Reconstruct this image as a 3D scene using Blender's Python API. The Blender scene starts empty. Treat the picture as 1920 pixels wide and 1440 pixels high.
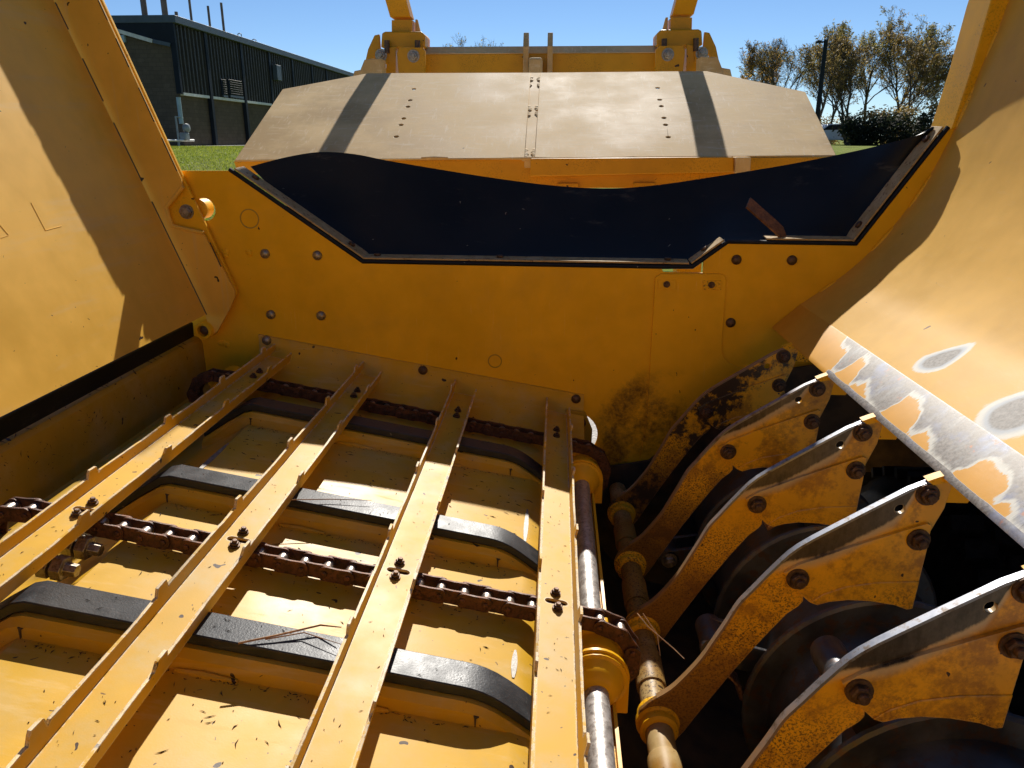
import bpy, bmesh, math, random
from mathutils import Vector, Matrix
from mathutils.geometry import tessellate_polygon

# ------------------------------------------------------------------ camera, sky, sun, exposure
scene = bpy.context.scene
COL = scene.collection
H = 2.1                                   # eye height above the yard
FPX = 1440.0                              # focal length in photo pixels (1920 wide)
PITCH = math.atan((720 - 262) / FPX)
YAW = math.atan((1045 - 960) * math.cos(PITCH) / FPX)
SUN_EL, SUN_AZ = math.radians(36.5), math.radians(2.5)   # azimuth from +Y towards +X

cam_data = bpy.data.cameras.new('camera')
cam_data.sensor_width = 36.0
cam_data.lens = 36.0 * FPX / 1920.0
cam_data.clip_start = 0.05
cam_data.clip_end = 3000
cam = bpy.data.objects.new('camera', cam_data)
COL.objects.link(cam)
cam.location = (0, 0, H)
cam.rotation_euler = (math.pi / 2 - PITCH, 0, YAW)
scene.camera = cam

world = bpy.data.worlds.new('World')
scene.world = world
world.use_nodes = True
wn = world.node_tree
sky = wn.nodes.new('ShaderNodeTexSky')
sky.sky_type = 'NISHITA'
sky.sun_disc = False
sky.sun_elevation = SUN_EL
sky.sun_rotation = SUN_AZ
sky.air_density = 0.75
sky.dust_density = 0.0
sky.ozone_density = 6.0
wn.nodes['Background'].inputs[1].default_value = 0.05
wn.links.new(sky.outputs[0], wn.nodes['Background'].inputs[0])

sun_data = bpy.data.lights.new('sun', 'SUN')
sun_data.energy = 3.5
sun_data.angle = math.radians(0.53)
sun_data.color = (1.0, 0.95, 0.87)
sun = bpy.data.objects.new('sun', sun_data)
COL.objects.link(sun)
SUN_DIR = Vector((math.sin(SUN_AZ) * math.cos(SUN_EL), math.cos(SUN_AZ) * math.cos(SUN_EL), math.sin(SUN_EL)))
sun.rotation_euler = SUN_DIR.to_track_quat('Z', 'Y').to_euler()
sun.location = (0, 0, 30)

scene.view_settings.view_transform = 'Standard'
scene.view_settings.look = 'None'
scene.view_settings.exposure = 1.02
scene.view_settings.gamma = 1.0
scene.cycles.max_bounces = 12
scene.cycles.diffuse_bounces = 10
scene.cycles.glossy_bounces = 4
scene.cycles.use_denoising = True

random.seed(7)
RND = random.Random(11)
R = math.radians

# ------------------------------------------------------------------ surveying helpers (measured from the photo, real depth given)
_h = Vector((-math.sin(YAW), math.cos(YAW), 0)); _r = Vector((math.cos(YAW), math.sin(YAW), 0)); _z = Vector((0, 0, 1))
_f = _h * math.cos(PITCH) - _z * math.sin(PITCH); _u = _h * math.sin(PITCH) + _z * math.cos(PITCH)
EYE = Vector((0, 0, H))
def ray(u, v): return _f + _r * ((u - 960) / FPX) - _u * ((v - 720) / FPX)
def at(u, v, Y):                           # world point at distance Y
    d = ray(u, v); return EYE + d * (Y / d.y)
def onp(u, v, P, n):                       # world point on a plane
    d = ray(u, v); return EYE + d * ((P - EYE).dot(n) / d.dot(n))
def W(x, y, z): return Vector((x, y, z + H))      # survey coordinates (eye = 0) to world

SL = math.atan(0.1874)                     # cross slope of the conveyor floor
FN = Vector((math.sin(SL), 0, math.cos(SL)))
def zs(x): return -0.781 - 0.1874 * x      # slat web height (survey z)
def onweb(u, v, off=0.0): return onp(u, v, W(0, 0, zs(0)) + FN * off, FN)
D = 2.25                                   # distance of the tub's end wall

# ------------------------------------------------------------------ mesh builder
class MB:
    def __init__(s): s.v = []; s.f = []
    def add(s, vs, fs):
        o = len(s.v); s.v += [Vector(x) for x in vs]; s.f += [tuple(i + o for i in f) for f in fs]; return s
    def box(s, lo, hi):
        (a, b, c), (d, e, f) = lo, hi
        return s.add([(a,b,c),(d,b,c),(d,e,c),(a,e,c),(a,b,f),(d,b,f),(d,e,f),(a,e,f)],
                     [(0,3,2,1),(4,5,6,7),(0,1,5,4),(1,2,6,5),(2,3,7,6),(3,0,4,7)])
    def obox(s, c, ax, ay, az):
        c = Vector(c); ax = Vector(ax); ay = Vector(ay); az = Vector(az)
        P = [c + ax*i + ay*j + az*k for k in (-1,1) for (i,j) in ((-1,-1),(1,-1),(1,1),(-1,1))]
        return s.add(P, [(0,3,2,1),(4,5,6,7),(0,1,5,4),(1,2,6,5),(2,3,7,6),(3,0,4,7)])
    def plate(s, outline, fa, fb, holes=()):
        loops = [list(outline)] + [list(h) for h in holes]
        flat = [p for l in loops for p in l]
        tris = tessellate_polygon([[Vector((p[0], p[1], 0)) for p in l] for l in loops])
        n = len(flat)
        fs = [tuple(t) for t in tris] + [tuple(i + n for i in reversed(t)) for t in tris]
        o = 0
        for l in loops:
            m = len(l)
            for i in range(m):
                a, b = o + i, o + (i + 1) % m
                fs.append((a, b, b + n, a + n))
            o += m
        return s.add([fa(p) for p in flat] + [fb(p) for p in flat], fs)
    def xz(s, outline, y0, y1, holes=()):          # plate in XZ (survey z), between two distances
        return s.plate(outline, lambda p: W(p[0], y0, p[1]), lambda p: W(p[0], y1, p[1]), holes)
    def tube(s, pts, rad, n=8, caps=True):
        pts = [Vector(p) for p in pts]
        if not hasattr(rad, '__len__'): rad = [rad] * len(pts)
        vs = []; fs = []; prev = None
        for i, p in enumerate(pts):
            t = (pts[min(i+1, len(pts)-1)] - pts[max(i-1, 0)])
            t = t.normalized() if t.length > 1e-9 else Vector((0,0,1))
            if prev is None:
                a = t.orthogonal().normalized()
            else:
                a = prev - t * prev.dot(t)
                a = a.normalized() if a.length > 1e-6 else t.orthogonal().normalized()
            prev = a; b = t.cross(a)
            for k in range(n):
                an = 2*math.pi*k/n
                vs.append(p + (a*math.cos(an) + b*math.sin(an)) * rad[i])
        for i in range(len(pts)-1):
            for k in range(n):
                fs.append((i*n+k, i*n+(k+1)%n, (i+1)*n+(k+1)%n, (i+1)*n+k))
        if caps:
            fs.append(tuple(range(n-1, -1, -1))); fs.append(tuple((len(pts)-1)*n + k for k in range(n)))
        return s.add(vs, fs)
    def lathe(s, o, axis, prof, n=20, phase=0.0):   # prof: (radius, height)
        o = Vector(o); axis = Vector(axis).normalized(); a = axis.orthogonal().normalized(); b = axis.cross(a)
        vs = []; fs = []
        for (r, h) in prof:
            for k in range(n):
                an = 2*math.pi*k/n + phase
                vs.append(o + axis*h + (a*math.cos(an) + b*math.sin(an))*max(r, 1e-5))
        for i in range(len(prof)-1):
            for k in range(n):
                fs.append((i*n+k, i*n+(k+1)%n, (i+1)*n+(k+1)%n, (i+1)*n+k))
        fs.append(tuple(range(n-1,-1,-1))); fs.append(tuple((len(prof)-1)*n+k for k in range(n)))
        return s.add(vs, fs)
    def grid(s, rows):
        n = len(rows[0]); vs = [p for r in rows for p in r]; fs = []
        for i in range(len(rows)-1):
            for k in range(n-1):
                fs.append((i*n+k, i*n+k+1, (i+1)*n+k+1, (i+1)*n+k))
        return s.add(vs, fs)
    def mesh(s, name, mat, origin=Vector((0,0,0)), smooth=True, angle=35, recalc=True):
        me = bpy.data.meshes.new(name)
        me.from_pydata([tuple(v - origin) for v in s.v], [], s.f)
        if recalc:
            bm = bmesh.new(); bm.from_mesh(me)
            bmesh.ops.remove_doubles(bm, verts=bm.verts, dist=1e-6)
            bmesh.ops.recalc_face_normals(bm, faces=bm.faces)
            bm.to_mesh(me); bm.free()
        me.materials.append(mat)
        if smooth:
            me.polygons.foreach_set('use_smooth', [True]*len(me.polygons))
            me.set_sharp_from_angle(angle=R(angle))
        me.update()
        return me
    def build(s, name, mat, parent=None, origin=None, bevel=0.0, smooth=True, angle=35, solid=0.0, recalc=True, seg=2):
        if origin is None:
            lo = Vector([min(v[i] for v in s.v) for i in range(3)]); hi = Vector([max(v[i] for v in s.v) for i in range(3)])
            origin = (lo + hi) / 2
        me = s.mesh(name, mat, origin, smooth, angle, recalc)
        o = put(me, name, parent, Matrix.Translation(origin))
        if solid:
            m = o.modifiers.new('thickness', 'SOLIDIFY'); m.thickness = abs(solid); m.offset = 1 if solid > 0 else -1
            e = o.modifiers.new('sharp rims', 'EDGE_SPLIT'); e.split_angle = R(45)
        if bevel:
            m = o.modifiers.new('edges', 'BEVEL'); m.width = bevel; m.segments = seg; m.limit_method = 'ANGLE'; m.angle_limit = R(40)
        return o

WM = {}
def put(data, name, parent=None, M=Matrix.Identity(4)):     # link an object at world matrix M under its parent
    o = bpy.data.objects.new(name, data); COL.objects.link(o)
    WM[o.name] = M.copy()
    if parent is not None:
        o.parent = parent
        o.matrix_basis = WM[parent.name].inverted() @ M
    else:
        o.matrix_basis = M
    return o
def tag(o, label, cat, group=None):
    o['label'] = label; o['category'] = cat
    if group: o['group'] = group
    return o
def thing(name, label, cat, loc, group=None):
    return tag(put(None, name, None, Matrix.Translation(Vector(loc))), label, cat, group)
def group_node(name, parent, loc):
    return put(None, name, parent, Matrix.Translation(Vector(loc)))
def facing(loc, axis, spin=0.0):           # matrix whose local Z points along axis
    q = Vector(axis).to_track_quat('Z', 'Y')
    return Matrix.Translation(Vector(loc)) @ q.to_matrix().to_4x4() @ Matrix.Rotation(spin, 4, 'Z')
def circ(cx, cy, r, n=18, a0=0.0): return [(cx + r*math.cos(a0+2*math.pi*k/n), cy + r*math.sin(a0+2*math.pi*k/n)) for k in range(n)]
def spline(P, k=6):                        # Catmull-Rom through tuples
    out = []; n = len(P)
    for i in range(n-1):
        a = P[max(i-1,0)]; b = P[i]; c = P[i+1]; d = P[min(i+2,n-1)]
        for j in range(k):
            t = j/k
            out.append(tuple(0.5*((2*b[m]) + (-a[m]+c[m])*t + (2*a[m]-5*b[m]+4*c[m]-d[m])*t*t + (-a[m]+3*b[m]-3*c[m]+d[m])*t**3) for m in range(len(b))))
    out.append(tuple(P[-1])); return out

# ------------------------------------------------------------------ materials
class G:
    def __init__(s, name):
        s.m = bpy.data.materials.new(name); s.m.use_nodes = True; s.t = s.m.node_tree; s.N = s.t.nodes; s.N.clear()
        s.out = s.N.new('ShaderNodeOutputMaterial'); s.p = s.N.new('ShaderNodeBsdfPrincipled')
        s.t.links.new(s.p.outputs[0], s.out.inputs[0])
        s.geo = s.N.new('ShaderNodeNewGeometry'); s.tc = s.N.new('ShaderNodeTexCoord')
        s.pos = s.geo.outputs['Position']; s.obj = s.tc.outputs['Object']
    def put(s, sock, v):
        if v is None: return
        if isinstance(v, (int, float)): sock.default_value = v
        elif isinstance(v, tuple):
            sock.default_value = v if len(v) == len(sock.default_value) else tuple(v) + (1.0,)
        else: s.t.links.new(v, sock)
    def math(s, op, a, b=None, c=None, clamp=False):
        n = s.N.new('ShaderNodeMath'); n.operation = op; n.use_clamp = clamp
        s.put(n.inputs[0], a); s.put(n.inputs[1], b); s.put(n.inputs[2], c); return n.outputs[0]
    def vmath(s, op, a, b=None):
        n = s.N.new('ShaderNodeVectorMath'); n.operation = op; s.put(n.inputs[0], a); s.put(n.inputs[1], b)
        return n.outputs['Value'] if op in ('DOT_PRODUCT', 'LENGTH', 'DISTANCE') else n.outputs[0]
    def noise(s, scale, detail=3, rough=0.55, vec=None, dist=0.0, col=False):
        n = s.N.new('ShaderNodeTexNoise'); n.inputs['Scale'].default_value = scale; n.inputs['Detail'].default_value = detail
        n.inputs['Roughness'].default_value = rough; n.inputs['Distortion'].default_value = dist
        s.t.links.new(vec if vec is not None else s.pos, n.inputs['Vector']); return n.outputs['Color' if col else 'Fac']
    def voro(s, scale, vec=None, out='Distance', feat='F1'):
        n = s.N.new('ShaderNodeTexVoronoi'); n.feature = feat; n.inputs['Scale'].default_value = scale
        s.t.links.new(vec if vec is not None else s.pos, n.inputs['Vector']); return n
    def rng(s, x, a, b, c=0.0, d=1.0, smooth=True):
        n = s.N.new('ShaderNodeMapRange'); n.interpolation_type = 'SMOOTHSTEP' if smooth else 'LINEAR'; n.clamp = True
        s.put(n.inputs[0], x)
        for i, v in enumerate((a, b, c, d)): s.put(n.inputs[i+1], v)
        return n.outputs[0]
    def mix(s, f, a, b, mode='MIX'):
        n = s.N.new('ShaderNodeMix'); n.data_type = 'RGBA'; n.blend_type = mode
        s.put(n.inputs[0], f); s.put(n.inputs[6], a); s.put(n.inputs[7], b); return n.outputs[2]
    def xyz(s, v=None):
        n = s.N.new('ShaderNodeSeparateXYZ'); s.t.links.new(v if v is not None else s.pos, n.inputs[0]); return n.outputs
    def scale(s, k, vec=None, loc=(0,0,0), rot=(0,0,0)):
        n = s.N.new('ShaderNodeMapping'); n.inputs['Scale'].default_value = k; n.inputs['Location'].default_value = loc; n.inputs['Rotation'].default_value = rot
        s.t.links.new(vec if vec is not None else s.pos, n.inputs['Vector']); return n.outputs[0]
    def bump(s, hgt, strength=0.2, dist=0.01, normal=None):
        n = s.N.new('ShaderNodeBump'); n.inputs['Strength'].default_value = strength; n.inputs['Distance'].default_value = dist
        s.t.links.new(hgt, n.inputs['Height'])
        if normal is not None: s.t.links.new(normal, n.inputs['Normal'])
        return n.outputs[0]
    def edge(s, rad=0.004, lo=0.02, hi=0.12):          # 1 at sharp edges
        n = s.N.new('ShaderNodeBevel'); n.samples = 4; n.inputs['Radius'].default_value = rad
        d = s.vmath('DOT_PRODUCT', n.outputs[0], s.geo.outputs['Normal'])
        return s.rng(s.math('SUBTRACT', 1.0, d), lo, hi)
    def attr(s, name):
        n = s.N.new('ShaderNodeAttribute'); n.attribute_type = 'OBJECT'; n.attribute_name = name; return n.outputs['Fac']
    def done(s, col=None, rough=None, metal=None, normal=None, spec=None, **kw):
        P = s.p.inputs
        s.put(P['Base Color'], col); s.put(P['Roughness'], rough); s.put(P['Metallic'], metal)
        if normal is not None: s.t.links.new(normal, P['Normal'])
        if spec is not None: s.put(P['Specular IOR Level'], spec)
        for k, v in kw.items(): s.put(P[k.replace('_', ' ')], v)
        return s.m

YEL = (0.82, 0.425, 0.006)
def fleck_mask(g, scale, keep, size, stretch=(1, 1, 1)):
    dn = g.noise(26, 2, col=True)
    off = g.vmath('MULTIPLY', g.vmath('SUBTRACT', dn, (0.5, 0.5, 0.5)), (0.05, 0.05, 0.05))
    v = g.voro(scale, g.scale(stretch, g.vmath('ADD', g.pos, off)))
    rnd = g.xyz(v.outputs['Color'])
    on = g.math('GREATER_THAN', rnd[0], 1.0 - keep)
    small = g.math('LESS_THAN', v.outputs['Distance'], g.math('MULTIPLY', rnd[1], size))
    return g.math('MULTIPLY', on, small)
def paint_base(g, base=YEL, var=0.12):
    n1 = g.noise(2.3, 4); n2 = g.noise(17, 3)
    f = g.math('ADD', g.math('MULTIPLY', n1, 0.7), g.math('MULTIPLY', n2, 0.3))
    a = tuple(c*(1-var) for c in base); b = (min(base[0]*(1+var), 1), base[1]*(1+var*1.1), base[2]*(1+var)+0.006)
    return g.mix(g.rng(f, 0.3, 0.7), a, b), f
def yellow(name, fleck=0.25, edge=False, rough=0.46, base=YEL, dust=0.0, streak=None, spec=0.24, rust=0.0, fsize=0.2):
    g = G(name)
    col, f = paint_base(g, base)
    if dust:
        dn = g.rng(g.noise(7, 6, 0.65), 0.42, 0.72)
        col = g.mix(g.math('MULTIPLY', dn, dust), col, (0.48, 0.36, 0.17))
    if rust:
        rm = g.math('MULTIPLY', g.rng(g.noise(5, 3), 0.45, 0.62), g.rng(g.noise(190, 3, 0.7), 0.52, 0.62))
        col = g.mix(g.math('MULTIPLY', rm, rust), col, (0.055, 0.026, 0.012))
    if fleck:
        col = g.mix(fleck_mask(g, 22, fleck, fsize, (1, 1.6, 1)), col, (0.05, 0.026, 0.012))
        col = g.mix(g.math('MULTIPLY', fleck_mask(g, 85, fleck*0.8, fsize*0.9), 0.8), col, (0.07, 0.035, 0.012))
    ro = g.rng(f, 0.25, 0.75, rough - 0.07, rough + 0.12)
    if streak:                                    # long fine rubbing marks
        sn = g.noise(1.0, 4, 0.7, g.scale(streak))
        sm = g.rng(sn, 0.52, 0.75)
        col = g.mix(g.math('MULTIPLY', sm, 0.34), col, (0.66, 0.46, 0.20))
        ro = g.math('ADD', ro, g.math('MULTIPLY', sm, 0.1))
    metal = None
    if edge:
        e = g.math('MULTIPLY', g.edge(0.0035), g.rng(g.noise(34, 4, 0.7), 0.44, 0.56))
        e2 = g.math('MULTIPLY', g.edge(0.006), g.rng(g.noise(34, 4, 0.7), 0.40, 0.5))
        col = g.mix(e2, col, (0.72, 0.66, 0.55))
        col = g.mix(e, col, g.mix(g.rng(g.noise(60, 2), 0.45, 0.6), (0.30, 0.28, 0.26), (0.10, 0.035, 0.015)))
        ro = g.math('ADD', ro, g.math('MULTIPLY', e, 0.1))
    b1 = g.bump(g.noise(420, 2), 0.05, 0.002)
    b2 = g.bump(g.noise(6, 3), 0.035, 0.01, b1)
    return g.done(col, ro, metal, b2, spec)

M = {}
M['yellow_wall'] = yellow('yellow end wall paint', 0.10, rough=0.40)
M['yellow_side'] = yellow('yellow side panel paint', 0.10, rough=0.46, streak=(60, 2.5, 3.5), base=(0.76, 0.42, 0.05))
M['yellow_curve'] = None
M['yellow_floor'] = yellow('yellow floor paint', 0.34, rough=0.46, dust=0.45, base=(0.60, 0.335, 0.015), streak=(4, 40, 40))
M['yellow_dirty'] = yellow('yellow rail paint with chaff', 0.75, rough=0.5, dust=0.35, fsize=0.2, base=(0.40, 0.23, 0.010))
M['yellow_slat'] = yellow('yellow slat paint, chipped edges', 0.30, edge=True, rough=0.5, dust=0.75, spec=0.2, base=(0.58, 0.325, 0.020))
M['yellow_part'] = yellow('yellow bracket paint', 0.12, rough=0.4, rust=0.3)
M['yellow_rusty'] = yellow('yellow paint worn to rust', 0.25, rough=0.5, rust=0.95)
M['shaft_rusty'] = yellow('yellow shaft paint, mostly soiled', 0.5, rough=0.5, rust=1.0, dust=0.8, base=(0.30, 0.15, 0.02), spec=0.2)
M['yellow_lift'] = yellow('yellow loader paint', 0.2, rough=0.4, base=(0.64, 0.30, 0.006), rust=0.35)

g = G('weathered hood paint')
n1 = g.noise(3.5, 5, 0.6); n2 = g.noise(1.0, 5, 0.75, g.scale((9, 60, 30), rot=(0, 0, 0.5))); n3 = g.noise(1.0, 5, 0.75, g.scale((70, 12, 12), rot=(0, 0, -0.4)))
scr = g.math('MAXIMUM', g.rng(n2, 0.54, 0.68), g.rng(n3, 0.55, 0.68))
col = g.mix(g.rng(n1, 0.35, 0.65), (0.50, 0.325, 0.135), (0.70, 0.485, 0.225))
col = g.mix(g.math('MULTIPLY', scr, 0.40), col, (0.80, 0.66, 0.46))
col = g.mix(g.math('MULTIPLY', fleck_mask(g, 9, 0.3, 0.10), 0.9), col, (0.06, 0.04, 0.02))
M['hood'] = g.done(col, g.rng(n1, 0.3, 0.7, 0.60, 0.74), None, g.bump(g.noise(1.6, 3), 0.10, 0.03, g.bump(g.noise(160, 3), 0.10, 0.003)), 0.10)

def simple(name, col, rough=0.5, metal=0.0, var=0.25, scale=20, bump=0.1, spec=0.5, dark=None, dk=0.5):
    g = G(name)
    n = g.noise(scale, 4, 0.6)
    a = tuple(c*(1-var) for c in col); b = tuple(min(1, c*(1+var)) for c in col)
    c = g.mix(g.rng(n, 0.3, 0.7), a, b)
    if dark: c = g.mix(g.math('MULTIPLY', g.rng(g.noise(scale*2.3, 5, 0.7), 0.5, 0.62), dk), c, dark)
    return g.done(c, g.rng(n, 0.3, 0.7, max(rough-0.08, 0.05), rough+0.08), metal, g.bump(g.noise(scale*8, 3), bump, 0.002), spec)
M['bolt'] = simple('weathered zinc bolt', (0.33, 0.29, 0.24), 0.42, 0.85, 0.3, 90, 0.2, dark=(0.09, 0.05, 0.03))
M['bolt_dark'] = simple('brown rusted bolt', (0.11, 0.065, 0.04), 0.5, 0.55, 0.4, 110, 0.3, dark=(0.04, 0.02, 0.012))
M['steel'] = simple('scuffed bare steel', (0.50, 0.49, 0.47), 0.33, 0.9, 0.2, 40, 0.1, dark=(0.22, 0.16, 0.11), dk=0.35)
M['shaft'] = simple('dull zinc shaft', (0.46, 0.43, 0.40), 0.45, 0.55, 0.2, 60, 0.15, dark=(0.12, 0.08, 0.05), dk=0.55)
M['polished'] = simple('polished steel edge', (0.62, 0.62, 0.63), 0.24, 1.0, 0.15, 70, 0.1, dark=(0.25, 0.2, 0.16), dk=0.3)
M['chain'] = simple('rusty roller chain steel', (0.11, 0.042, 0.019), 0.55, 0.3, 0.45, 70, 0.4, dark=(0.022, 0.011, 0.008), dk=0.7)
M['chain_pin'] = simple('rubbed chain pin steel', (0.36, 0.30, 0.25), 0.4, 0.85, 0.25, 120, 0.2, dark=(0.10, 0.04, 0.02), dk=0.6)
M['rotor'] = simple('dark rotor steel', (0.050, 0.052, 0.060), 0.45, 0.4, 0.4, 14, 0.2, dark=(0.075, 0.035, 0.018), dk=0.8)
M['housing'] = simple('dark housing and shade sheet', (0.055, 0.036, 0.02), 0.8, 0.0, 0.5, 14, 0.3)  # dark brown, also used on sheets that stand in for shade
M['hammer'] = simple('rusted hammer steel', (0.30, 0.16, 0.09), 0.5, 0.45, 0.35, 55, 0.5, dark=(0.10, 0.04, 0.02), dk=0.8)
M['rust_tab'] = simple('rust brown tab', (0.20, 0.085, 0.03), 0.6, 0.2, 0.4, 60, 0.4, dark=(0.05, 0.02, 0.01))
M['tyre'] = simple('tyre rubber', (0.008, 0.0085, 0.010), 0.85, 0, 0.4, 30, 0.2, 0.03)
M['primer'] = simple('pale scraped metal', (0.46, 0.41, 0.32), 0.45, 0.3, 0.15, 60, 0.2, dark=(0.35, 0.22, 0.10), dk=0.5)
M['seam'] = simple('scraped weld line', (0.24, 0.22, 0.19), 0.5, 0.2, 0.3, 90, 0.3, dark=(0.16, 0.13, 0.10), dk=0.7)
M['straw'] = simple('dry straw', (0.36, 0.20, 0.09), 0.6, 0, 0.3, 50, 0.1)
M['chaff'] = simple('dark chaff', (0.055, 0.03, 0.014), 0.8, 0, 0.6, 60, 0.1)

g = G('black rubber sheet')                # flap
n1 = g.noise(4, 5, 0.6)
col = g.mix(g.rng(n1, 0.35, 0.7), (0.006, 0.0075, 0.011), (0.011, 0.013, 0.018))
col = g.mix(g.math('MULTIPLY', g.rng(g.noise(5, 6, 0.75, g.scale((1, 1, 4))), 0.58, 0.72), 0.55), col, (0.075, 0.068, 0.058))
col = g.mix(g.math('MULTIPLY', fleck_mask(g, 20, 0.28, 0.08, (1, 1, 3)), 0.8), col, (0.32, 0.29, 0.24))
M['rubber'] = g.done(col, g.rng(n1, 0.3, 0.7, 0.45, 0.6), 0, g.bump(g.noise(9, 4), 0.12, 0.01), 0.22)

g = G('black plastic wear bar')
n1 = g.noise(30, 4)
lin = g.rng(g.noise(1.0, 4, 0.7, g.scale((5, 260, 200))), 0.55, 0.75)
col = g.mix(g.rng(n1, 0.3, 0.7), (0.016, 0.017, 0.019), (0.030, 0.031, 0.034))
col = g.mix(g.math('MULTIPLY', lin, 0.3), col, (0.16, 0.15, 0.14))
col = g.mix(g.math('MULTIPLY', fleck_mask(g, 60, 0.12, 0.14), 0.7), col, (0.28, 0.24, 0.18))
M['wear_bar'] = g.done(col, g.rng(n1, 0.3, 0.7, 0.42, 0.52), 0, g.bump(g.noise(260, 2, 0.7), 0.3, 0.0015), 0.4)

# end wall: same paint with a grease-and-dirt fan where the rack sweeps past it
g = G('yellow end wall paint with grime')
col, f = paint_base(g)
x, y, z = g.xyz()
def ell(cx, cz, a, b):
    dx = g.math('DIVIDE', g.math('SUBTRACT', x, cx), a); dz = g.math('DIVIDE', g.math('SUBTRACT', z, cz + H), b)
    return g.math('SQRT', g.math('ADD', g.math('MULTIPLY', dx, dx), g.math('MULTIPLY', dz, dz)))
arm = ell(0.47, -0.90, 0.30, 0.32)
arcd = g.math('ABSOLUTE', g.math('SUBTRACT', arm, 0.93))
nz = g.noise(11, 6, 0.75)
gr = g.math('MULTIPLY', g.rng(z, H - 0.64, H - 0.74), g.rng(g.math('SUBTRACT', arcd, g.math('MULTIPLY', g.math('SUBTRACT', nz, 0.5), 0.6)), 0.20, 0.03))
gr2 = g.math('MULTIPLY', g.rng(g.math('ADD', ell(0.27, -0.83, 0.17, 0.13), g.math('SUBTRACT', nz, 0.5)), 1.0, 0.5), g.rng(g.noise(38, 6, 0.7), 0.28, 0.68))
gm = g.math('MAXIMUM', gr, gr2)
col = g.mix(g.math('MULTIPLY', g.rng(g.noise(60, 6, 0.75), 0.30, 0.66, 0.35, 1.0), g.math('MULTIPLY', gm, 0.9)), col, (0.035, 0.02, 0.010))
col = g.mix(fleck_mask(g, 14, 0.30, 0.10, (1, 1, 0.6)), col, (0.09, 0.042, 0.012))
sc_ = g.math('MULTIPLY', g.rng(g.noise(1.0, 5, 0.8, g.scale((160, 5, 9), rot=(0, 0.35, 0))), 0.60, 0.70), g.rng(g.noise(3, 3), 0.45, 0.6))
col = g.mix(g.math('MULTIPLY', sc_, 0.4), col, (0.92, 0.60, 0.18))
dst = g.rng(g.noise(4, 6, 0.7), 0.45, 0.75)
col = g.mix(g.math('MULTIPLY', dst, 0.22), col, (0.50, 0.30, 0.07))
col = g.mix(fleck_mask(g, 60, 0.05, 0.16), col, (0.06, 0.03, 0.012))
M['yellow_wall'] = g.done(col, g.rng(f, 0.25, 0.75, 0.40, 0.55), None, g.bump(g.noise(5, 3), 0.08, 0.01, g.bump(g.noise(420, 2), 0.05, 0.002)), 0.16)

# ground-off teardrops on the curved panel: bare grey steel, pale feathered rim
def halo_paint(g, v, noise_amp=0.5):        # v > 1: paint, 0.72..1 pale rim, less: bare steel
    st = g.noise(1.0, 5, 0.8, g.scale((130, 26, 60)))
    v = g.math('ADD', v, g.math('MULTIPLY', g.math('SUBTRACT', st, 0.5), noise_amp))
    rim = g.rng(v, 1.0, 0.90); bare = g.rng(v, 0.80, 0.62)
    return rim, bare
BARE_A, BARE_B, RIM = (0.24, 0.225, 0.21), (0.33, 0.315, 0.30), (0.66, 0.66, 0.62)
g = G('yellow curved panel paint with ground spots')
col, f = paint_base(g, (0.66, 0.37, 0.05))
x, y, z = g.xyz()
sn = g.rng(g.noise(1.0, 5, 0.75, g.scale((14, 16, 90), rot=(0.5, 0, 0))), 0.54, 0.74)
col = g.mix(g.math('MULTIPLY', sn, 0.2), col, (0.66, 0.45, 0.18))
col = g.mix(g.math('MULTIPLY', fleck_mask(g, 20, 0.14, 0.13, (1, 1.5, 1)), 0.9), col, (0.09, 0.045, 0.02))
SPOTS = []   # filled below once the panel is surveyed: (y, z, half length, half width, tail)
M_curve_g = (g, col, f, y, z)

# ------------------------------------------------------------------ ground
def gz(x, y):
    t = min(max((y - 7) / 27.0, 0), 1); t = t*t*(3-2*t)
    return 1.75 * t
mb = MB(); xs = [-700,-300,-120,-60] + [-40+2*i for i in range(41)] + [60,120,300,700]; ys = [-300,-60,-20,-8,-3,0] + [2*i for i in range(1,32)] + [80,120,200,400,900,1600]
mb.grid([[Vector((x_, y_, gz(x_, y_))) for x_ in xs] for y_ in ys])
g = G('mown grass')
n1 = g.noise(0.35, 4); n2 = g.noise(6, 5, 0.7)
c = g.mix(g.rng(n2, 0.3, 0.7), (0.10, 0.14, 0.012), (0.20, 0.24, 0.03))
c = g.mix(g.math('MULTIPLY', g.rng(n1, 0.45, 0.7), 0.55), c, (0.20, 0.19, 0.06))
M['grass'] = g.done(c, 0.95, 0, g.bump(g.noise(30, 4, 0.7), 0.6, 0.05), 0.05)
o = mb.build('ground', M['grass']); o['kind'] = 'structure'
g = G('pale gravel yard')
c = g.mix(g.rng(g.noise(40, 4, 0.7), 0.35, 0.65), (0.36, 0.33, 0.28), (0.50, 0.47, 0.42))
M['gravel'] = g.done(c, 0.85, 0, g.bump(g.voro(60).outputs['Distance'], 0.4, 0.02))
o = MB().grid([[Vector((x_, y_, gz(x_, y_) + 0.012)) for x_ in (-6, -3, 0, 3, 6)] for y_ in (-8, -4, 0, 3, 5.5, 7, 7.8)]).build('yard_surface', M['gravel']); o['kind'] = 'structure'

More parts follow.
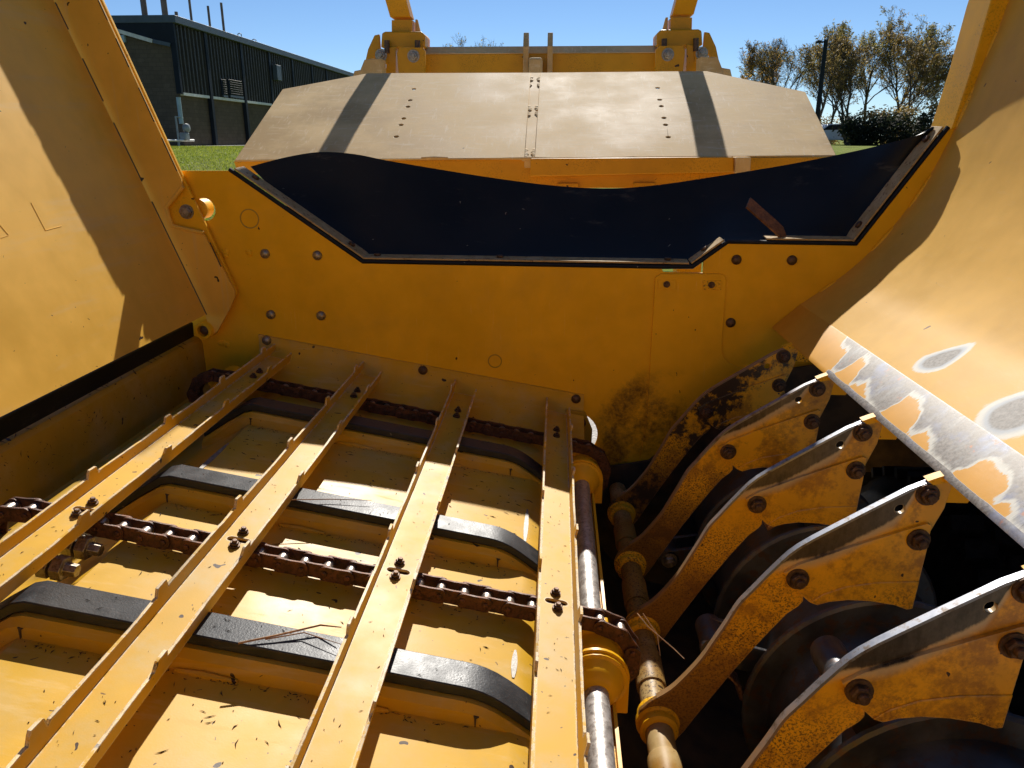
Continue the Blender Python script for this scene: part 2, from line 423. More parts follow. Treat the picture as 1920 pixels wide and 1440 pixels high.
# ------------------------------------------------------------------ shared hardware meshes (local Z points out of the surface)
def hw_dome(r):      # carriage bolt head
    return MB().lathe((0,0,0), (0,0,1), [(r, -0.004), (r, 0.0015), (r*0.93, 0.0045), (r*0.74, 0.0078), (r*0.42, 0.0100), (r*0.12, 0.0107)], 20)
def hw_nut(r, wash=1.55, stud=True):
    m = MB().lathe((0,0,0), (0,0,1), [(r*wash, -0.002), (r*wash, 0.003)], 22)
    m.lathe((0,0,0), (0,0,1), [(r*1.02, 0.003), (r*1.15, 0.0055), (r*1.15, r*0.95), (r*0.98, r*1.12)], 6)
    if stud: m.lathe((0,0,0), (0,0,1), [(r*0.62, r*1.0), (r*0.62, r*1.6), (r*0.52, r*1.72)], 14)
    return m
ME_DOME = hw_dome(0.0145).mesh('carriage_bolt', M['bolt'], angle=30)
ME_DOME_DARK = hw_dome(0.0145).mesh('carriage_bolt', M['bolt_dark'], angle=30)
ME_NUT = hw_nut(0.014).mesh('nut', M['bolt'], angle=30)
ME_NUT_DARK = hw_nut(0.0128, 1.5).mesh('nut', M['bolt_dark'], angle=30)
ME_NUT_CLAMP = hw_nut(0.0095, 1.2, False).mesh('nut', M['bolt_dark'], angle=30)
ME_NUT_SMALL = hw_nut(0.0072, 1.35).mesh('bolt', M['bolt_dark'], angle=30)
ME_HEX = MB().lathe((0,0,0), (0,0,1), [(0.021, -0.002), (0.021, 0.002)], 20).lathe((0,0,0), (0,0,1), [(0.0165, 0.002), (0.0175, 0.004), (0.0175, 0.013), (0.0145, 0.0155), (0.004, 0.016)], 6).mesh('hinge_bolt', M['bolt'], angle=30)
def bolt(me, name, parent, loc, axis, spin=0.0): return put(me, name, parent, facing(loc, axis, spin))
TOWARDS = (0, -1, 0)
def s2(p): return (p.x, p.z - H)                      # world point to survey XZ
def px(u, v, Y=D): return s2(at(u, v, Y))

# ------------------------------------------------------------------ bale processor body
body = thing('bale_processor', 'yellow steel tub of the bale processor with end wall, slatted floor pan and curved side', 'farm machine', W(0, 1.6, -H))

CUT = [px(430, 320), px(680, 493), px(1240, 503), px(1298, 503), px(1365, 456), px(1605, 460), px(1778, 241)]
outline = [(-1.26, -0.086), px(430, 320), px(680, 493), px(1240, 503), px(1244, 510), px(1318, 512), px(1319, 488), px(1365, 456), px(1605, 460), px(1778, 241),
           (1.13, 0.03), (1.13, -0.30), (0.95, -0.52), (0.95, -1.5), (-1.26, -1.5)]
hole_a = circ(*px(383, 393), 0.033, 20)
hole_b = circ(*px(1076, 815), 0.074, 28)
wall = MB().xz(outline, D, D + 0.010, [hole_a, hole_b]).build('end_wall', M['yellow_wall'], body, bevel=0.0015)
for (u, v) in [(497,476),(595,479),(508,590),(602,592)]:
    bolt(ME_DOME, 'carriage_bolt', wall, at(u, v, D - 0.001), TOWARDS, RND.random())
for (u, v) in [(1381,487),(1485,488),(1370,605)]:
    bolt(ME_DOME_DARK, 'carriage_bolt', wall, at(u, v, D - 0.001), TOWARDS, RND.random())
# painted-over weld blobs
def blob(seed, r):
    rr = random.Random(seed); m = MB()
    for i in range(4):
        c = Vector((rr.uniform(-r, r)*0.8, rr.uniform(-r, r)*0.5, 0))
        m.lathe(c, (0,0,1), [(r*0.8, -0.002), (r*0.72, 0.002), (r*0.45, 0.004), (r*0.1, 0.005)], 12)
    return m.mesh('weld_bead', M['yellow_wall'], angle=60)
for i, (u, v, r) in enumerate([(467,475,0.010),(424,474,0.012),(420,645,0.012),(1353,698,0.012),(1278,737,0.012),(1400,690,0.010)]):
    bolt(blob(i, r), 'weld_bead', wall, at(u, v, D), TOWARDS, RND.random()*3)
# scribed plug ring and small laser-cut marks
def ring(u, v, r, name):
    c = px(u, v); 
    m = MB().plate(circ(c[0], c[1], r + 0.0016, 40), lambda p: W(p[0], D - 0.0016, p[1]), lambda p: W(p[0], D + 0.001, p[1]), [circ(c[0], c[1], r - 0.0016, 40)])
    return m.build(name, M['yellow_dirty'], wall)
ring(928, 677, 0.020, 'scribed_ring'); ring(468, 410, 0.027, 'scribed_ring')

# bolted access panel, right of centre
acc = [(1238,513),(1350,513),(1358,516),(1361,524),(1352,655),(1356,668),(1366,680),(1384,688),(1425,689),(1425,800),(1190,905),(1212,790),(1228,520)]
ap = MB().xz([px(*q) for q in acc], D - 0.007, D + 0.001).build('access_panel', M['yellow_wall'], body, bevel=0.0015)
for (u, v) in [(1250,533),(1334,534)]:
    MB().xz([px(u-17, v-9), px(u+17, v-9), px(u+17, v+9), px(u-17, v+9)], D - 0.0095, D - 0.006).build('slot_washer', M['yellow_rusty'], ap, bevel=0.001)
    bolt(ME_NUT_SMALL, 'bolt', ap, at(u, v, D - 0.0095), TOWARDS, 0.3)

# base flange that covers the conveyor end
fl = MB()
n = 26
rows = [[], [], [], [], []]
for i in range(n + 1):
    t = i / n; x = -0.905 + t * 1.0
    top = -0.570 - 0.177 * (x + 0.899)
    rows[0].append(W(x, D - 0.0005, top)); rows[1].append(W(x, D - 0.0085, top - 0.0015))
    rows[2].append(W(x, D - 0.009, top - 0.040)); rows[3].append(W(x, D - 0.020, top - 0.056)); rows[4].append(W(x, D - 0.135, top - 0.105))
bf = fl.grid(rows).build('base_flange', M['yellow_floor'], body, angle=35)
for (u, v, me) in [(500,638,ME_DOME),(793,694,ME_DOME_DARK),(1080,748,ME_DOME_DARK)]:
    bolt(me, 'carriage_bolt', bf, at(u, v, D - 0.009), TOWARDS)
MB().xz([px(565,647), px(575,647), px(575,656), px(565,656)], D - 0.0075, D - 0.005).build('square_hole', M['housing'], bf)
MB().xz([px(1060,762), px(1097,768), px(1110,800), px(1108,830), px(1060,845)], D - 0.03, D - 0.018).build('bearing_bracket', M['yellow_dirty'], body, bevel=0.002)
bolt(ME_DOME_DARK, 'carriage_bolt', body, at(1090, 793, D - 0.032), TOWARDS)

# floor pan (bent down along both edges), support ribs and black wear bars
def pan(x): return zs(x) - 0.053
Y0 = -0.43                                 # the tub runs on under and behind the viewer to its rear wall
prof = [(-1.02, pan(-0.77) - 0.105), (-0.93, pan(-0.77) - 0.085), (-0.80, pan(-0.77) - 0.018), (-0.77, pan(-0.77)), (-0.055, pan(-0.055)), (-0.03, pan(-0.055) - 0.014), (0.045, pan(-0.055) - 0.085), (0.06, pan(-0.055) - 0.16)]
mb = MB(); ny = 24
mb.grid([[W(x, Y0 + (D - 0.02 - Y0) * j / ny, z) for x, z in prof] for j in range(ny + 1)])
fp = mb.build('floor_pan', M['yellow_floor'], body, solid=-0.004, angle=20)
for (x0_, y0_, y1_) in [(-0.055, 1.46, 1.62), (-0.055, 1.20, 1.27), (-0.056, 1.03, 1.10), (-0.056, 0.72, 0.84), (-0.77, 1.47, 1.66)]:
    mb = MB(); k = 9; pts = []
    for i in range(k):
        y_ = y0_ + (y1_ - y0_) * i / (k - 1); wdt = 0.0042 * math.sin(math.pi * (0.08 + 0.86 * i / (k - 1))) + 0.0008
        pts.append((y_, wdt))
    mb.plate([(x0_ - w, y) for y, w in pts] + [(x0_ + w, y) for y, w in reversed(pts)], lambda p: W(p[0], p[1], pan(p[0]) + 0.0015), lambda p: W(p[0], p[1], pan(p[0]) - 0.006))
    mb.build('weld_seam', M['seam'], fp)
def barline(off, drop):    # XZ line of a wear bar, bent down at both ends
    a = [(-0.90, zs(-0.765) - 0.075 - drop), (-0.83, zs(-0.765) - 0.030 - drop), (-0.785, zs(-0.765) - 0.004 - drop), (-0.765, zs(-0.765) - drop), (-0.125, zs(-0.125) - drop), (-0.110, zs(-0.110) - 0.0008 - drop), (-0.095, zs(-0.095) - 0.0035 - drop), (-0.078, zs(-0.078) - 0.009 - drop), (-0.06, zs(-0.06) - 0.018 - drop), (-0.035, zs(-0.035) - 0.033 - drop), (0.02, zs(0.02) - 0.070 - drop)]
    return a
for yc in (1.835, 1.397, 0.957, 0.517, 0.077):
    # yellow formed rib: a trapezoid hump under the bar
    L = barline(0, 0.021)
    mb = MB()
    rows = []
    for (x, z) in L:
        zb = z - 0.062
        rows.append([W(x, yc - 0.050, zb), W(x, yc - 0.046, z - 0.012), W(x, yc - 0.036, z - 0.001), W(x, yc + 0.036, z - 0.001), W(x, yc + 0.046, z - 0.012), W(x, yc + 0.050, zb)])
    mb.grid(rows)
    rb = mb.build('floor_rib', M['yellow_floor'], body, angle=25)
    for xx in (-0.765, -0.105):                       # the cut notch where the rib is folded
        mb = MB().plate([(xx - 0.002, 0), (xx + 0.006, -0.001), (xx + 0.002, -0.005), (xx + 0.0008, -0.022), (xx - 0.0006, -0.022), (xx - 0.001, -0.005)],
                        lambda p: W(p[0], yc - 0.0475 - 0.001 + p[1]*0.06, zs(p[0]) - 0.034 + p[1]*0.8), lambda p: W(p[0], yc - 0.030, zs(p[0]) - 0.036 + p[1]*0.8))
        mb.build('notch', M['housing'], rb)
    for sx in (-0.50, -0.28):
        mb = MB().tube([W(sx - 0.04, yc - 0.051, pan(sx - 0.04) + 0.001), W(sx, yc - 0.052, pan(sx) + 0.002), W(sx + 0.05, yc - 0.051, pan(sx + 0.05) + 0.001)], [0.003, 0.006, 0.003], 7)
        mb.build('weld_bead', M['yellow_floor'], rb)
    L = barline(0, 0.003)
    mb = MB()
    rows = [[W(x, yc - 0.029, z), W(x, yc + 0.029, z), W(x, yc + 0.029, z - 0.018), W(x, yc - 0.029, z - 0.018), W(x, yc - 0.029, z)] for x, z in L]
    mb.grid(rows)
    mb.f.append((3, 2, 1, 0)); k = len(rows) * 5; mb.f.append((k-5, k-4, k-3, k-2))
    mb.build('wear_bar', M['wear_bar'], body, bevel=0.002, angle=30)

# left sill under the folding side: ledge, inclined face, rolled edge
prof = [(-1.135, -0.572), (-1.100, -0.585), (-1.092, -0.594), (-1.090, -0.602), (-1.088, -0.735), (-1.06, -0.76), (-1.0, -0.86)]
mb = MB().grid([[W(x, Y0 + (D - 0.002 - Y0) * j / 20, z) for x, z in prof] for j in range(21)])
sill = mb.build('sill', M['yellow_dirty'], body, solid=-0.004, angle=25)
a, b = at(352, 768, 1.93), at(92, 935, 1.28)
d = (b - a).normalized()
mb = MB().tube([W(-1.0, 1.95, -0.713), W(-1.0, -0.42, -0.713)], 0.023, 16)
mb.build('sill_pipe', M['yellow_dirty'], body)
# far left idler bearing, take-up bolts near the front
mb = MB().lathe(W(-0.955, 2.10, -0.69), (0,-1,0), [(0.045, -0.06), (0.045, 0.0), (0.032, 0.004), (0.032, 0.05)], 22)
mb.build('idler_bearing', M['yellow_part'], body)
bolt(ME_HEX, 'idler_bolt', body, W(-0.955, 1.955, -0.69), TOWARDS)
for (u, v) in [(137, 1022), (90, 1060)]:
    p = onweb(u, v, -0.045)
    mb = MB().lathe(p, (1, 0, -0.18), [(0.012, -0.03), (0.012, -0.012), (0.0215, -0.012), (0.0215, 0.007), (0.012, 0.007), (0.012, 0.012), (0.0215, 0.012), (0.0215, 0.030), (0.012, 0.030), (0.011, 0.05)], 6)
    mb.build('take_up_nut', M['bolt'], body, bevel=0.001)

# right curved side panel
PR = [(1.23, 0.90), (1.20, 0.60), (1.158, 0.342), (1.123, 0.203), (1.078, 0.03), (1.018, -0.124), (0.934, -0.262), (0.855, -0.354), (0.786, -0.412), (0.716, -0.465)]
PRS = spline(PR, 5)
mb = MB().grid([[W(x, -0.44 + (D + 0.44) * j / 24, z) for x, z in PRS] for j in range(25)])
e_n = Vector((-0.103, 0, 0.139)).normalized(); e_p = W(0.716, 0, -0.465)
g, col, f, y, z = M_curve_g
vs_ = []
for (u0, v0, u1, v1, wid, tail) in [(1727, 695, 1815, 655, 0.043, 1.5), (1852, 815, 1975, 735, 0.062, 1.2)]:
    a = onp(u0, v0, e_p, e_n); b = onp(u1, v1, e_p, e_n); c = (a + b) / 2; hl = abs(b.z - a.z) / 2
    # plane coordinates: y and z, tail stretched upwards and leaning with the drag of the grinder
    sl = (b.y - a.y) / (b.z - a.z)
    dz = g.math('SUBTRACT', z, c.z)
    dy = g.math('SUBTRACT', g.math('SUBTRACT', y, c.y), g.math('MULTIPLY', dz, sl))
    up = g.math('GREATER_THAN', dz, 0.0)
    kz = g.math('DIVIDE', dz, g.math('ADD', hl, g.math('MULTIPLY', up, hl * (tail - 1.0))))
    ky = g.math('DIVIDE', dy, g.math('MULTIPLY', g.math('SUBTRACT', 1.0, g.math('MULTIPLY', g.rng(kz, -0.2, 1.2, smooth=False), 0.55)), wid))
    vs_.append(g.math('SQRT', g.math('ADD', g.math('MULTIPLY', ky, ky), g.math('MULTIPLY', kz, kz))))
v = g.math('MINIMUM', vs_[0], vs_[1])
st = g.noise(1.0, 5, 0.8, g.scale((18, 150, 18), rot=(0.25, 0, 0)))
v2 = g.math('ADD', v, g.math('MULTIPLY', g.math('SUBTRACT', st, 0.5), g.rng(v, 0.5, 1.6, 0.12, 0.5)))
col = g.mix(g.rng(v2, 1.12, 0.98), col, (0.62, 0.60, 0.52))
bare = g.mix(g.rng(g.noise(130, 4, 0.8), 0.35, 0.65), (0.17, 0.155, 0.135), (0.31, 0.29, 0.26))
col = g.mix(g.rng(v2, 0.93, 0.72), col, (0.40, 0.43, 0.45))
col = g.mix(g.rng(v2, 0.74, 0.58), col, bare)
M['yellow_curve'] = g.done(col, g.rng(f, 0.25, 0.75, 0.42, 0.55), None, g.bump(g.noise(5, 3), 0.10, 0.01, g.bump(g.noise(300, 2), 0.06, 0.002)), 0.12)
cp = mb.build('curved_side_panel', M['yellow_curve'], body, solid=-0.006, angle=60, recalc=False)
# end post of the curved side: front face plus a deep inner face
post = []
inner = [px(1876, -60), px(1857, 0), px(1822, 125), px(1783, 243)]
outer = [(1.085, 0.03), (1.128, 0.203), (1.163, 0.342), (1.19, 0.50)]
top = [(1.235, 0.90), (1.195, 0.90)]
poly = [px(1783, 243), px(1822, 125), px(1857, 0), (1.195, 0.90), (1.25, 0.90), (1.215, 0.60), (1.172, 0.342), (1.137, 0.203), (1.092, 0.03)]
MB().xz(poly, D - 0.004, D + 0.125).build('end_post', M['yellow_part'], cp, bevel=0.003)
for (u, v) in [(1872,75),(1840,190),(1728,345),(1665,440),(1560,535)]:      # stitch welds between panel and end wall
    c = px(u, v); j = min(range(len(PRS)), key=lambda i: (PRS[i][0]-c[0])**2 + (PRS[i][1]-c[1])**2)
    j = min(max(j, 1), len(PRS)-3)
    MB().tube([W(PRS[i][0] - 0.004, D - 0.006, PRS[i][1] + 0.002) for i in (j-1, j, j+1, j+2)], [0.004, 0.007, 0.007, 0.004], 8).build('weld_bead', M['yellow_part'], cp)

# wear plate below it: ground bare, paint left in flames between the rack bars
g = G('ground wear plate')
x, y, z = g.xyz()
col, f = paint_base(g, (0.62, 0.30, 0.02))
t = g.math('DIVIDE', g.math('SUBTRACT', 0.716, x), 0.070)          # 0 upper edge, 1 lower edge
yv_ = g.math('ADD', y, g.math('MULTIPLY', g.math('SUBTRACT', g.noise(6.5, 3), 0.5), 0.16))
fr = g.math('FRACT', g.math('DIVIDE', g.math('SUBTRACT', yv_, 0.917), 0.2835))
hgt = g.math('MULTIPLY', g.rng(fr, 0.24, 0.45), g.rng(fr, 0.97, 0.86))
saw = g.math('ADD', 0.30, g.math('MULTIPLY', g.rng(fr, 0.40, 0.75), 0.45))
notch = g.math('MULTIPLY', g.rng(g.math('ABSOLUTE', g.math('SUBTRACT', fr, 0.57)), 0.10, 0.0), 0.40)
hgt = g.math('SUBTRACT', g.math('MULTIPLY', hgt, saw), notch)
hgt = g.math('MULTIPLY', hgt, g.rng(y, 0.85, 1.8, 0.62, 1.12, smooth=False))
hgt = g.math('ADD', hgt, g.math('MULTIPLY', g.math('SUBTRACT', g.noise(14, 4), 0.55), 0.45))
hgt = g.math('ADD', hgt, g.math('ADD', g.math('MULTIPLY', g.rng(y, 1.765, 1.80), 0.7), g.math('MULTIPLY', g.rng(y, 1.84, 1.95), 1.5)))
st = g.noise(1.0, 5, 0.8, g.scale((10, 130, 10), rot=(0, 0, 0.25)))
d_ = g.math('SUBTRACT', g.math('ADD', g.math('SUBTRACT', 1.0, t), g.math('MULTIPLY', g.math('SUBTRACT', st, 0.5), 0.34)), hgt)
lowedge = g.math('MULTIPLY', g.rng(t, 0.93, 0.975), g.rng(y, 1.80, 1.74))
d_ = g.math('ADD', d_, lowedge)
grain = g.noise(150, 5, 0.8); big = g.noise(7, 5, 0.7)
bare = g.mix(g.rng(grain, 0.35, 0.65), (0.13, 0.115, 0.10), (0.27, 0.25, 0.225))
bare = g.mix(g.math('MULTIPLY', g.rng(big, 0.50, 0.66), 0.7), bare, (0.19, 0.22, 0.32))
bare = g.mix(g.math('MULTIPLY', g.rng(g.noise(23, 5, 0.75), 0.60, 0.70), 0.8), bare, (0.40, 0.16, 0.08))
bare = g.mix(g.math('MULTIPLY', g.rng(g.noise(1.0, 4, 0.7, g.scale((9, 40, 9), rot=(0, 0, 0.3))), 0.52, 0.72), 0.30), bare, (0.40, 0.43, 0.45))
m1 = g.rng(d_, 0.20, 0.04); m2 = g.rng(d_, 0.02, -0.02)
c = g.mix(m1, bare, (0.58, 0.57, 0.50)); c = g.mix(m2, c, col)
metal = g.math('MULTIPLY', g.math('SUBTRACT', 1.0, m1), 0.2)
M['wear_plate'] = g.done(c, g.rng(grain, 0.3, 0.7, 0.5, 0.62), metal, g.bump(grain, 0.12, 0.002), 0.3)
q = [(0.7185, -0.4625), (0.716, -0.4635), (0.652, -0.5225), (0.6475, -0.527), (0.6465, -0.530)]
mb = MB().grid([[W(x, -0.43 + (D - 0.004 + 0.43) * j / 28, z) for x, z in q] for j in range(29)])
wp = mb.build('wear_plate', M['wear_plate'], body, solid=-0.0055, angle=30, recalc=False)
for yk in (1.767, 1.484, 1.2):                           # spot of paint left at each bar end
    MB().lathe(W(0.650, yk - 0.004, -0.526), (-0.69, 0, 0.73), [(0.013, -0.003), (0.012, 0.003), (0.006, 0.0045)], 14).build('weld_spot', M['yellow_part'], wp)

# rubber flap bolted into the cut-out, with clamp strips
def cutz(x):
    for (a, b) in zip(CUT, CUT[1:]):
        if a[0] <= x <= b[0]: return a[1] + (b[1]-a[1]) * (x-a[0]) / (b[0]-a[0])
    return CUT[0][1] if x < CUT[0][0] else CUT[-1][1]
TOPE = [at(470, 312, 2.31), at(535, 295, 2.365), at(600, 285, 2.41), at(665, 289, 2.44), at(726, 301, 2.46), at(820, 317, 2.485), at(914, 332, 2.50), at(1010, 345, 2.512), at(1092, 352, 2.515), at(1160, 353, 2.515), at(1240, 346, 2.515), at(1340, 331, 2.515), at(1480, 308, 2.515), at(1600, 284, 2.45), at(1680, 265, 2.34), at(1725, 252, 2.295), at(1752, 240, 2.28)]
TS = [Vector(p) for p in spline([tuple(p) for p in TOPE], 4)]
rows = []
nt = len(TS)
K = 10
for i, tp in enumerate(TS):
    s_ = i / (nt - 1)
    xb = -0.79 + s_ * 1.825
    xb = max(CUT[0][0] + 0.02, min(CUT[-1][0] - 0.012, xb))
    zb = cutz(xb) + 0.006
    b0 = W(xb, D + 0.012, zb); b1 = W(xb, D + 0.050, zb + 0.006)
    col_ = [b0]
    for k in range(K + 1):
        t = k / K
        p = b1.lerp(tp, t)
        p.y += 0.030 * math.sin(math.pi * t) * (0.6 + 0.4 * math.sin(s_ * 9))
        p.z -= 0.012 * math.sin(math.pi * t)
        col_.append(p)
    rows.append(col_)
flap = MB().grid(rows).build('rubber_flap', M['rubber'], body, solid=0.006, angle=70)
# black gasket line along the edge
segs = [(CUT[0], CUT[1]), (CUT[1], CUT[3]), (CUT[3], CUT[4]), (CUT[4], CUT[5]), (CUT[5], CUT[6])]
gpts = [W(x, D + 0.002, z + 0.004) for x, z in CUT]
MB().tube(gpts, 0.0068, 8).build('rubber_edge', M['rubber'], body)
def strip(a, b, e0, e1, wid, name='clamp_strip', mat='primer'):
    A = Vector((a[0], 0, a[1])); B = Vector((b[0], 0, b[1])); d = (B - A); n = Vector((-d.z, 0, d.x)).normalized()
    P = [A + d*e0 + n*0.011, A + d*e1 + n*0.011]
    mb = MB(); vs = []
    for p in P:
        for (yy, up) in ((D + 0.0, 0), (D + wid, 0.004), (D + wid, 0.009), (D + 0.0, 0.005)):
            vs.append(W(p.x, yy, p.z) + n * up)
    mb.add(vs, [(0,1,2,3), (7,6,5,4), (0,4,5,1), (1,5,6,2), (2,6,7,3), (3,7,4,0)])
    return mb.build(name, M[mat], body, bevel=0.0012)
g = G('clamp strip, scuffed tan paint')
n1 = g.noise(25, 5, 0.7)
c = g.mix(g.rng(n1, 0.35, 0.65), (0.36, 0.24, 0.10), (0.46, 0.33, 0.17)); c = g.mix(g.rng(g.noise(70, 4, 0.7), 0.56, 0.66), c, (0.16, 0.08, 0.04))
M['clamp'] = g.done(c, 0.7, 0.0, g.bump(n1, 0.1, 0.003), 0.12)
st_l = strip(*segs[0], 0.02, 0.99, 0.062, mat='clamp')
st_b = strip(*segs[1], 0.0, 0.99, 0.050, mat='clamp')
st_s = strip(*segs[2], 0.05, 0.96, 0.045, mat='clamp')
st_f = strip(*segs[3], 0.30, 0.98, 0.045, mat='clamp')
st_r = strip(*segs[4], 0.01, 0.99, 0.060, mat='clamp')
for (st_, sg, e) in [(st_l, 0, 0.14), (st_l, 0, 0.87), (st_b, 1, 0.04), (st_b, 1, 0.42), (st_b, 1, 0.93), (st_s, 2, 0.5), (st_r, 4, 0.14), (st_r, 4, 0.88)]:
    a, b = segs[sg]; d = Vector((b[0]-a[0], 0, b[1]-a[1])); n = Vector((-d.z, 0, d.x)).normalized()
    p = W(a[0], D + 0.03, a[1]) + d * e + n * 0.018
    bolt(ME_NUT_CLAMP, 'nut', st_, p - n*0.003, n, RND.random())
# bent rusty tab standing on the flat clamp strip
a = at(1462, 447, D + 0.02)
mb = MB(); pts = [at(1468, 455, D + 0.02), at(1462, 437, D + 0.03), at(1449, 424, D + 0.045), at(1400, 381, D + 0.06)]
rows = [[p + Vector((-0.006, -0.016, -0.012)), p + Vector((0.010, 0.016, 0.012))] for p in pts]
MB().grid(rows).build('bent_tab', M['rust_tab'], body, solid=0.006, bevel=0.001)

# rear wall of the tub, low enough to lean over
MB().xz([(-1.26, -0.30), (0.95, -0.30), (1.13, -0.10), (1.13, -0.30), (0.95, -0.52), (0.95, -1.5), (-1.26, -1.5)], -0.46, -0.45).build('rear_wall', M['yellow_part'], body, bevel=0.002)
# housing under the rack and rotor; trough sheets added to keep the interior dark
mb = MB().grid([[W(x, yy, z) for x, z in [(0.07, -0.96), (0.075, -1.15), (0.25, -1.36), (0.60, -1.44), (0.93, -1.38)]] for yy in (-0.44, D)])
mb.build('rotor_trough', M['housing'], body, solid=0.005)
mb = MB().xz([(0.30, -0.95), (0.62, -0.66), (0.949, -0.60), (0.949, -1.5), (0.05, -1.5), (0.05, -1.0)], D - 0.03, D - 0.02)
mb.build('trough_end_shade', M['housing'], body)
MB().box(W(-1.25, -0.44, -1.10), W(0.05, D, -1.09)).build('belly_pan', M['housing'], body)
MB().box(W(1.02, 2.72, -2.0), W(1.9, 2.73, -0.06)).build('rear_light_blocker', M['housing'], body)  # dark plate added to block bright ground and sun behind the tyre
MB().box(W(1.42, 0.3, -1.9), W(1.43, 2.70, -0.30)).build('side_light_blocker', M['housing'], body)  # added screen beside the wheel, keeps light off the tyre
MB().box(W(0.088, -0.42, -1.13), W(0.112, D - 0.01, -0.93)).build('stripper_bar', M['yellow_rusty'], body)

# ------------------------------------------------------------------ left folding side
side = thing('folding_side', 'yellow folding left side of the tub, bolted at its end flange, rubber strip below', 'side panel', W(-1.09, 1.4, -0.55))
YA = 2.195
A0, A1 = at(100, 0, YA), at(386, 590, YA)
dA = (A0 - A1); A_top = A1 + dA * 1.6
n_side = dA.cross(Vector((0, 1, 0))).normalized()
if n_side.x < 0: n_side = -n_side
rows = []
for j in range(25):
    yy = -0.43 + (YA + 0.43) * j / 24
    rows.append([Vector((p.x, yy, p.z)) for i, p in enumerate([A1.lerp(A_top, k / 12) for k in range(13)])])
panel = MB().grid(rows).build('panel_sheet', M['yellow_side'], side, solid=0.006, smooth=False, recalc=False)
def lap(u, v, Y): return s2(at(u, v, Y))
def ln(p, q, v):     # u on a pixel line at row v
    return p[0] + (q[0]-p[0]) * (v-p[1]) / (q[1]-p[1])
# end flange in front, notched round the hinge bolt; lip plate behind it
YF = 2.212
Aq = ((100, 0), (386, 590)); Bq = ((186, 0), (428, 525)); Cq = ((193, 0), (440, 540))
v_t = -330
fl = [(ln(*Aq, v_t), v_t), (386, 590), (390, 606), (400, 626), (408, 622), (432, 578), (441, 557), (441, 545), (ln(*Bq, 500), 500), (382, 437), (323, 423), (312, 388), (326, 371), (343, 349), (ln(*Bq, 335), 335), (ln(*Bq, v_t), v_t)]
flm = MB().plate([lap(u, v, YF) for u, v in fl], lambda p: W(p[0], YF - 0.004 + max(0, 0.0), p[1]), lambda p: W(p[0], YF + 0.004, p[1]))
flange = flm.build('end_flange', M['yellow_side'], side, bevel=0.002)
lp_ = [(ln(*Aq, v_t)+40, v_t), (ln(*Aq, 300)+18, 300), (306, 385), (316, 428), (400, 600), (414, 606), (440, 560), (446, 550), (442, 538), (ln(*Cq, 330), 330), (ln(*Cq, v_t), v_t)]
lip = MB().plate([lap(u, v, 2.232) for u, v in lp_], lambda p: W(p[0], 2.226, p[1]), lambda p: W(p[0], 2.238, p[1])).build('lip_plate', M['yellow_part'], side, bevel=0.002)
bolt(ME_HEX, 'hinge_bolt', lip, at(350, 397, 2.225), TOWARDS, 0.2)
# hinge boss seen through the hole in the end wall
c = at(372, 392, 2.262)
MB().lathe(c, (0, -1, 0), [(0.030, -0.04), (0.030, 0.006), (0.022, 0.008)], 22).build('hinge_boss', M['yellow_part'], side)
# stitch weld gaps along the two flange edges
for (q, Y_, ws) in ((Aq, YF - 0.0045, [(5, 55), (110, 190), (230, 340), (378, 590)]), (Bq, YF - 0.0045, [(0, 38), (72, 126), (165, 228), (258, 321), (455, 500)])):
    for (v0, v1) in ws:
        o_ = 1.5 if q is Aq else -2.0
        MB().tube([at(ln(*q, v0) + o_, v0, Y_), at(ln(*q, v1) + o_, v1, Y_)], 0.0017, 6).build('seam_gap', M['housing'], flange)
wm = MB(); 
wl = [(343, 349), (326, 371), (312, 388), (316, 405), (323, 423), (350, 430), (382, 437)]
wm.tube([at(u, v, YF - 0.003) for u, v in wl], 0.006, 8).build('weld_bead', M['yellow_side'], flange)
# raised weld ghosts on the sheet
for pts in ([(58, 380), (85, 432), (115, 424)], [(-6, 415), (16, 441), (2, 446)], [(20, 52), (52, 60)]):
    MB().tube([onp(u, v, A1, n_side) for u, v in pts], 0.0009, 6).build('weld_bead', M['yellow_side'], panel)
# rubber strip and hinge tube along its foot
S0 = [W(-1.094, 0, -0.528), W(-1.092, 0, -0.565)]
st_a, st_b2 = at(362, 598, D - 0.02), at(374, 626, D - 0.02)
mb = MB()
rows = [[Vector((-1.106, yy, H - 0.520)), Vector((-1.090, yy, H - 0.527)), Vector((-1.092, yy, H - 0.570)), Vector((-1.106, yy, H - 0.574)), Vector((-1.106, yy, H - 0.520))] for yy in (-0.43, 0.25, 0.9, 1.6, D - 0.04)]
mb.grid(rows).build('rubber_strip', M['rubber'], side, bevel=0.002)
c = at(380, 621, D - 0.06)
mb = MB()
ring2 = [(0.017, 0.0), (0.0255, 0.0), (0.0265, 0.002), (0.0265, 0.055), (0.017, 0.055)]
mb.lathe(c + Vector((0, 0.056, 0)), (0, -1, 0), [(0.0265, 0.0), (0.0265, 0.053), (0.025, 0.056), (0.0175, 0.056), (0.0170, 0.050), (0.0168, 0.01)], 24)
mb.build('hinge_tube', M['yellow_part'], side)
MB().lathe(c + Vector((0, 0.03, 0)), (0, -1, 0), [(0.013, 0), (0.013, 0.02), (0.009, 0.022)], 16).build('hinge_pin', M['bolt_dark'], side)

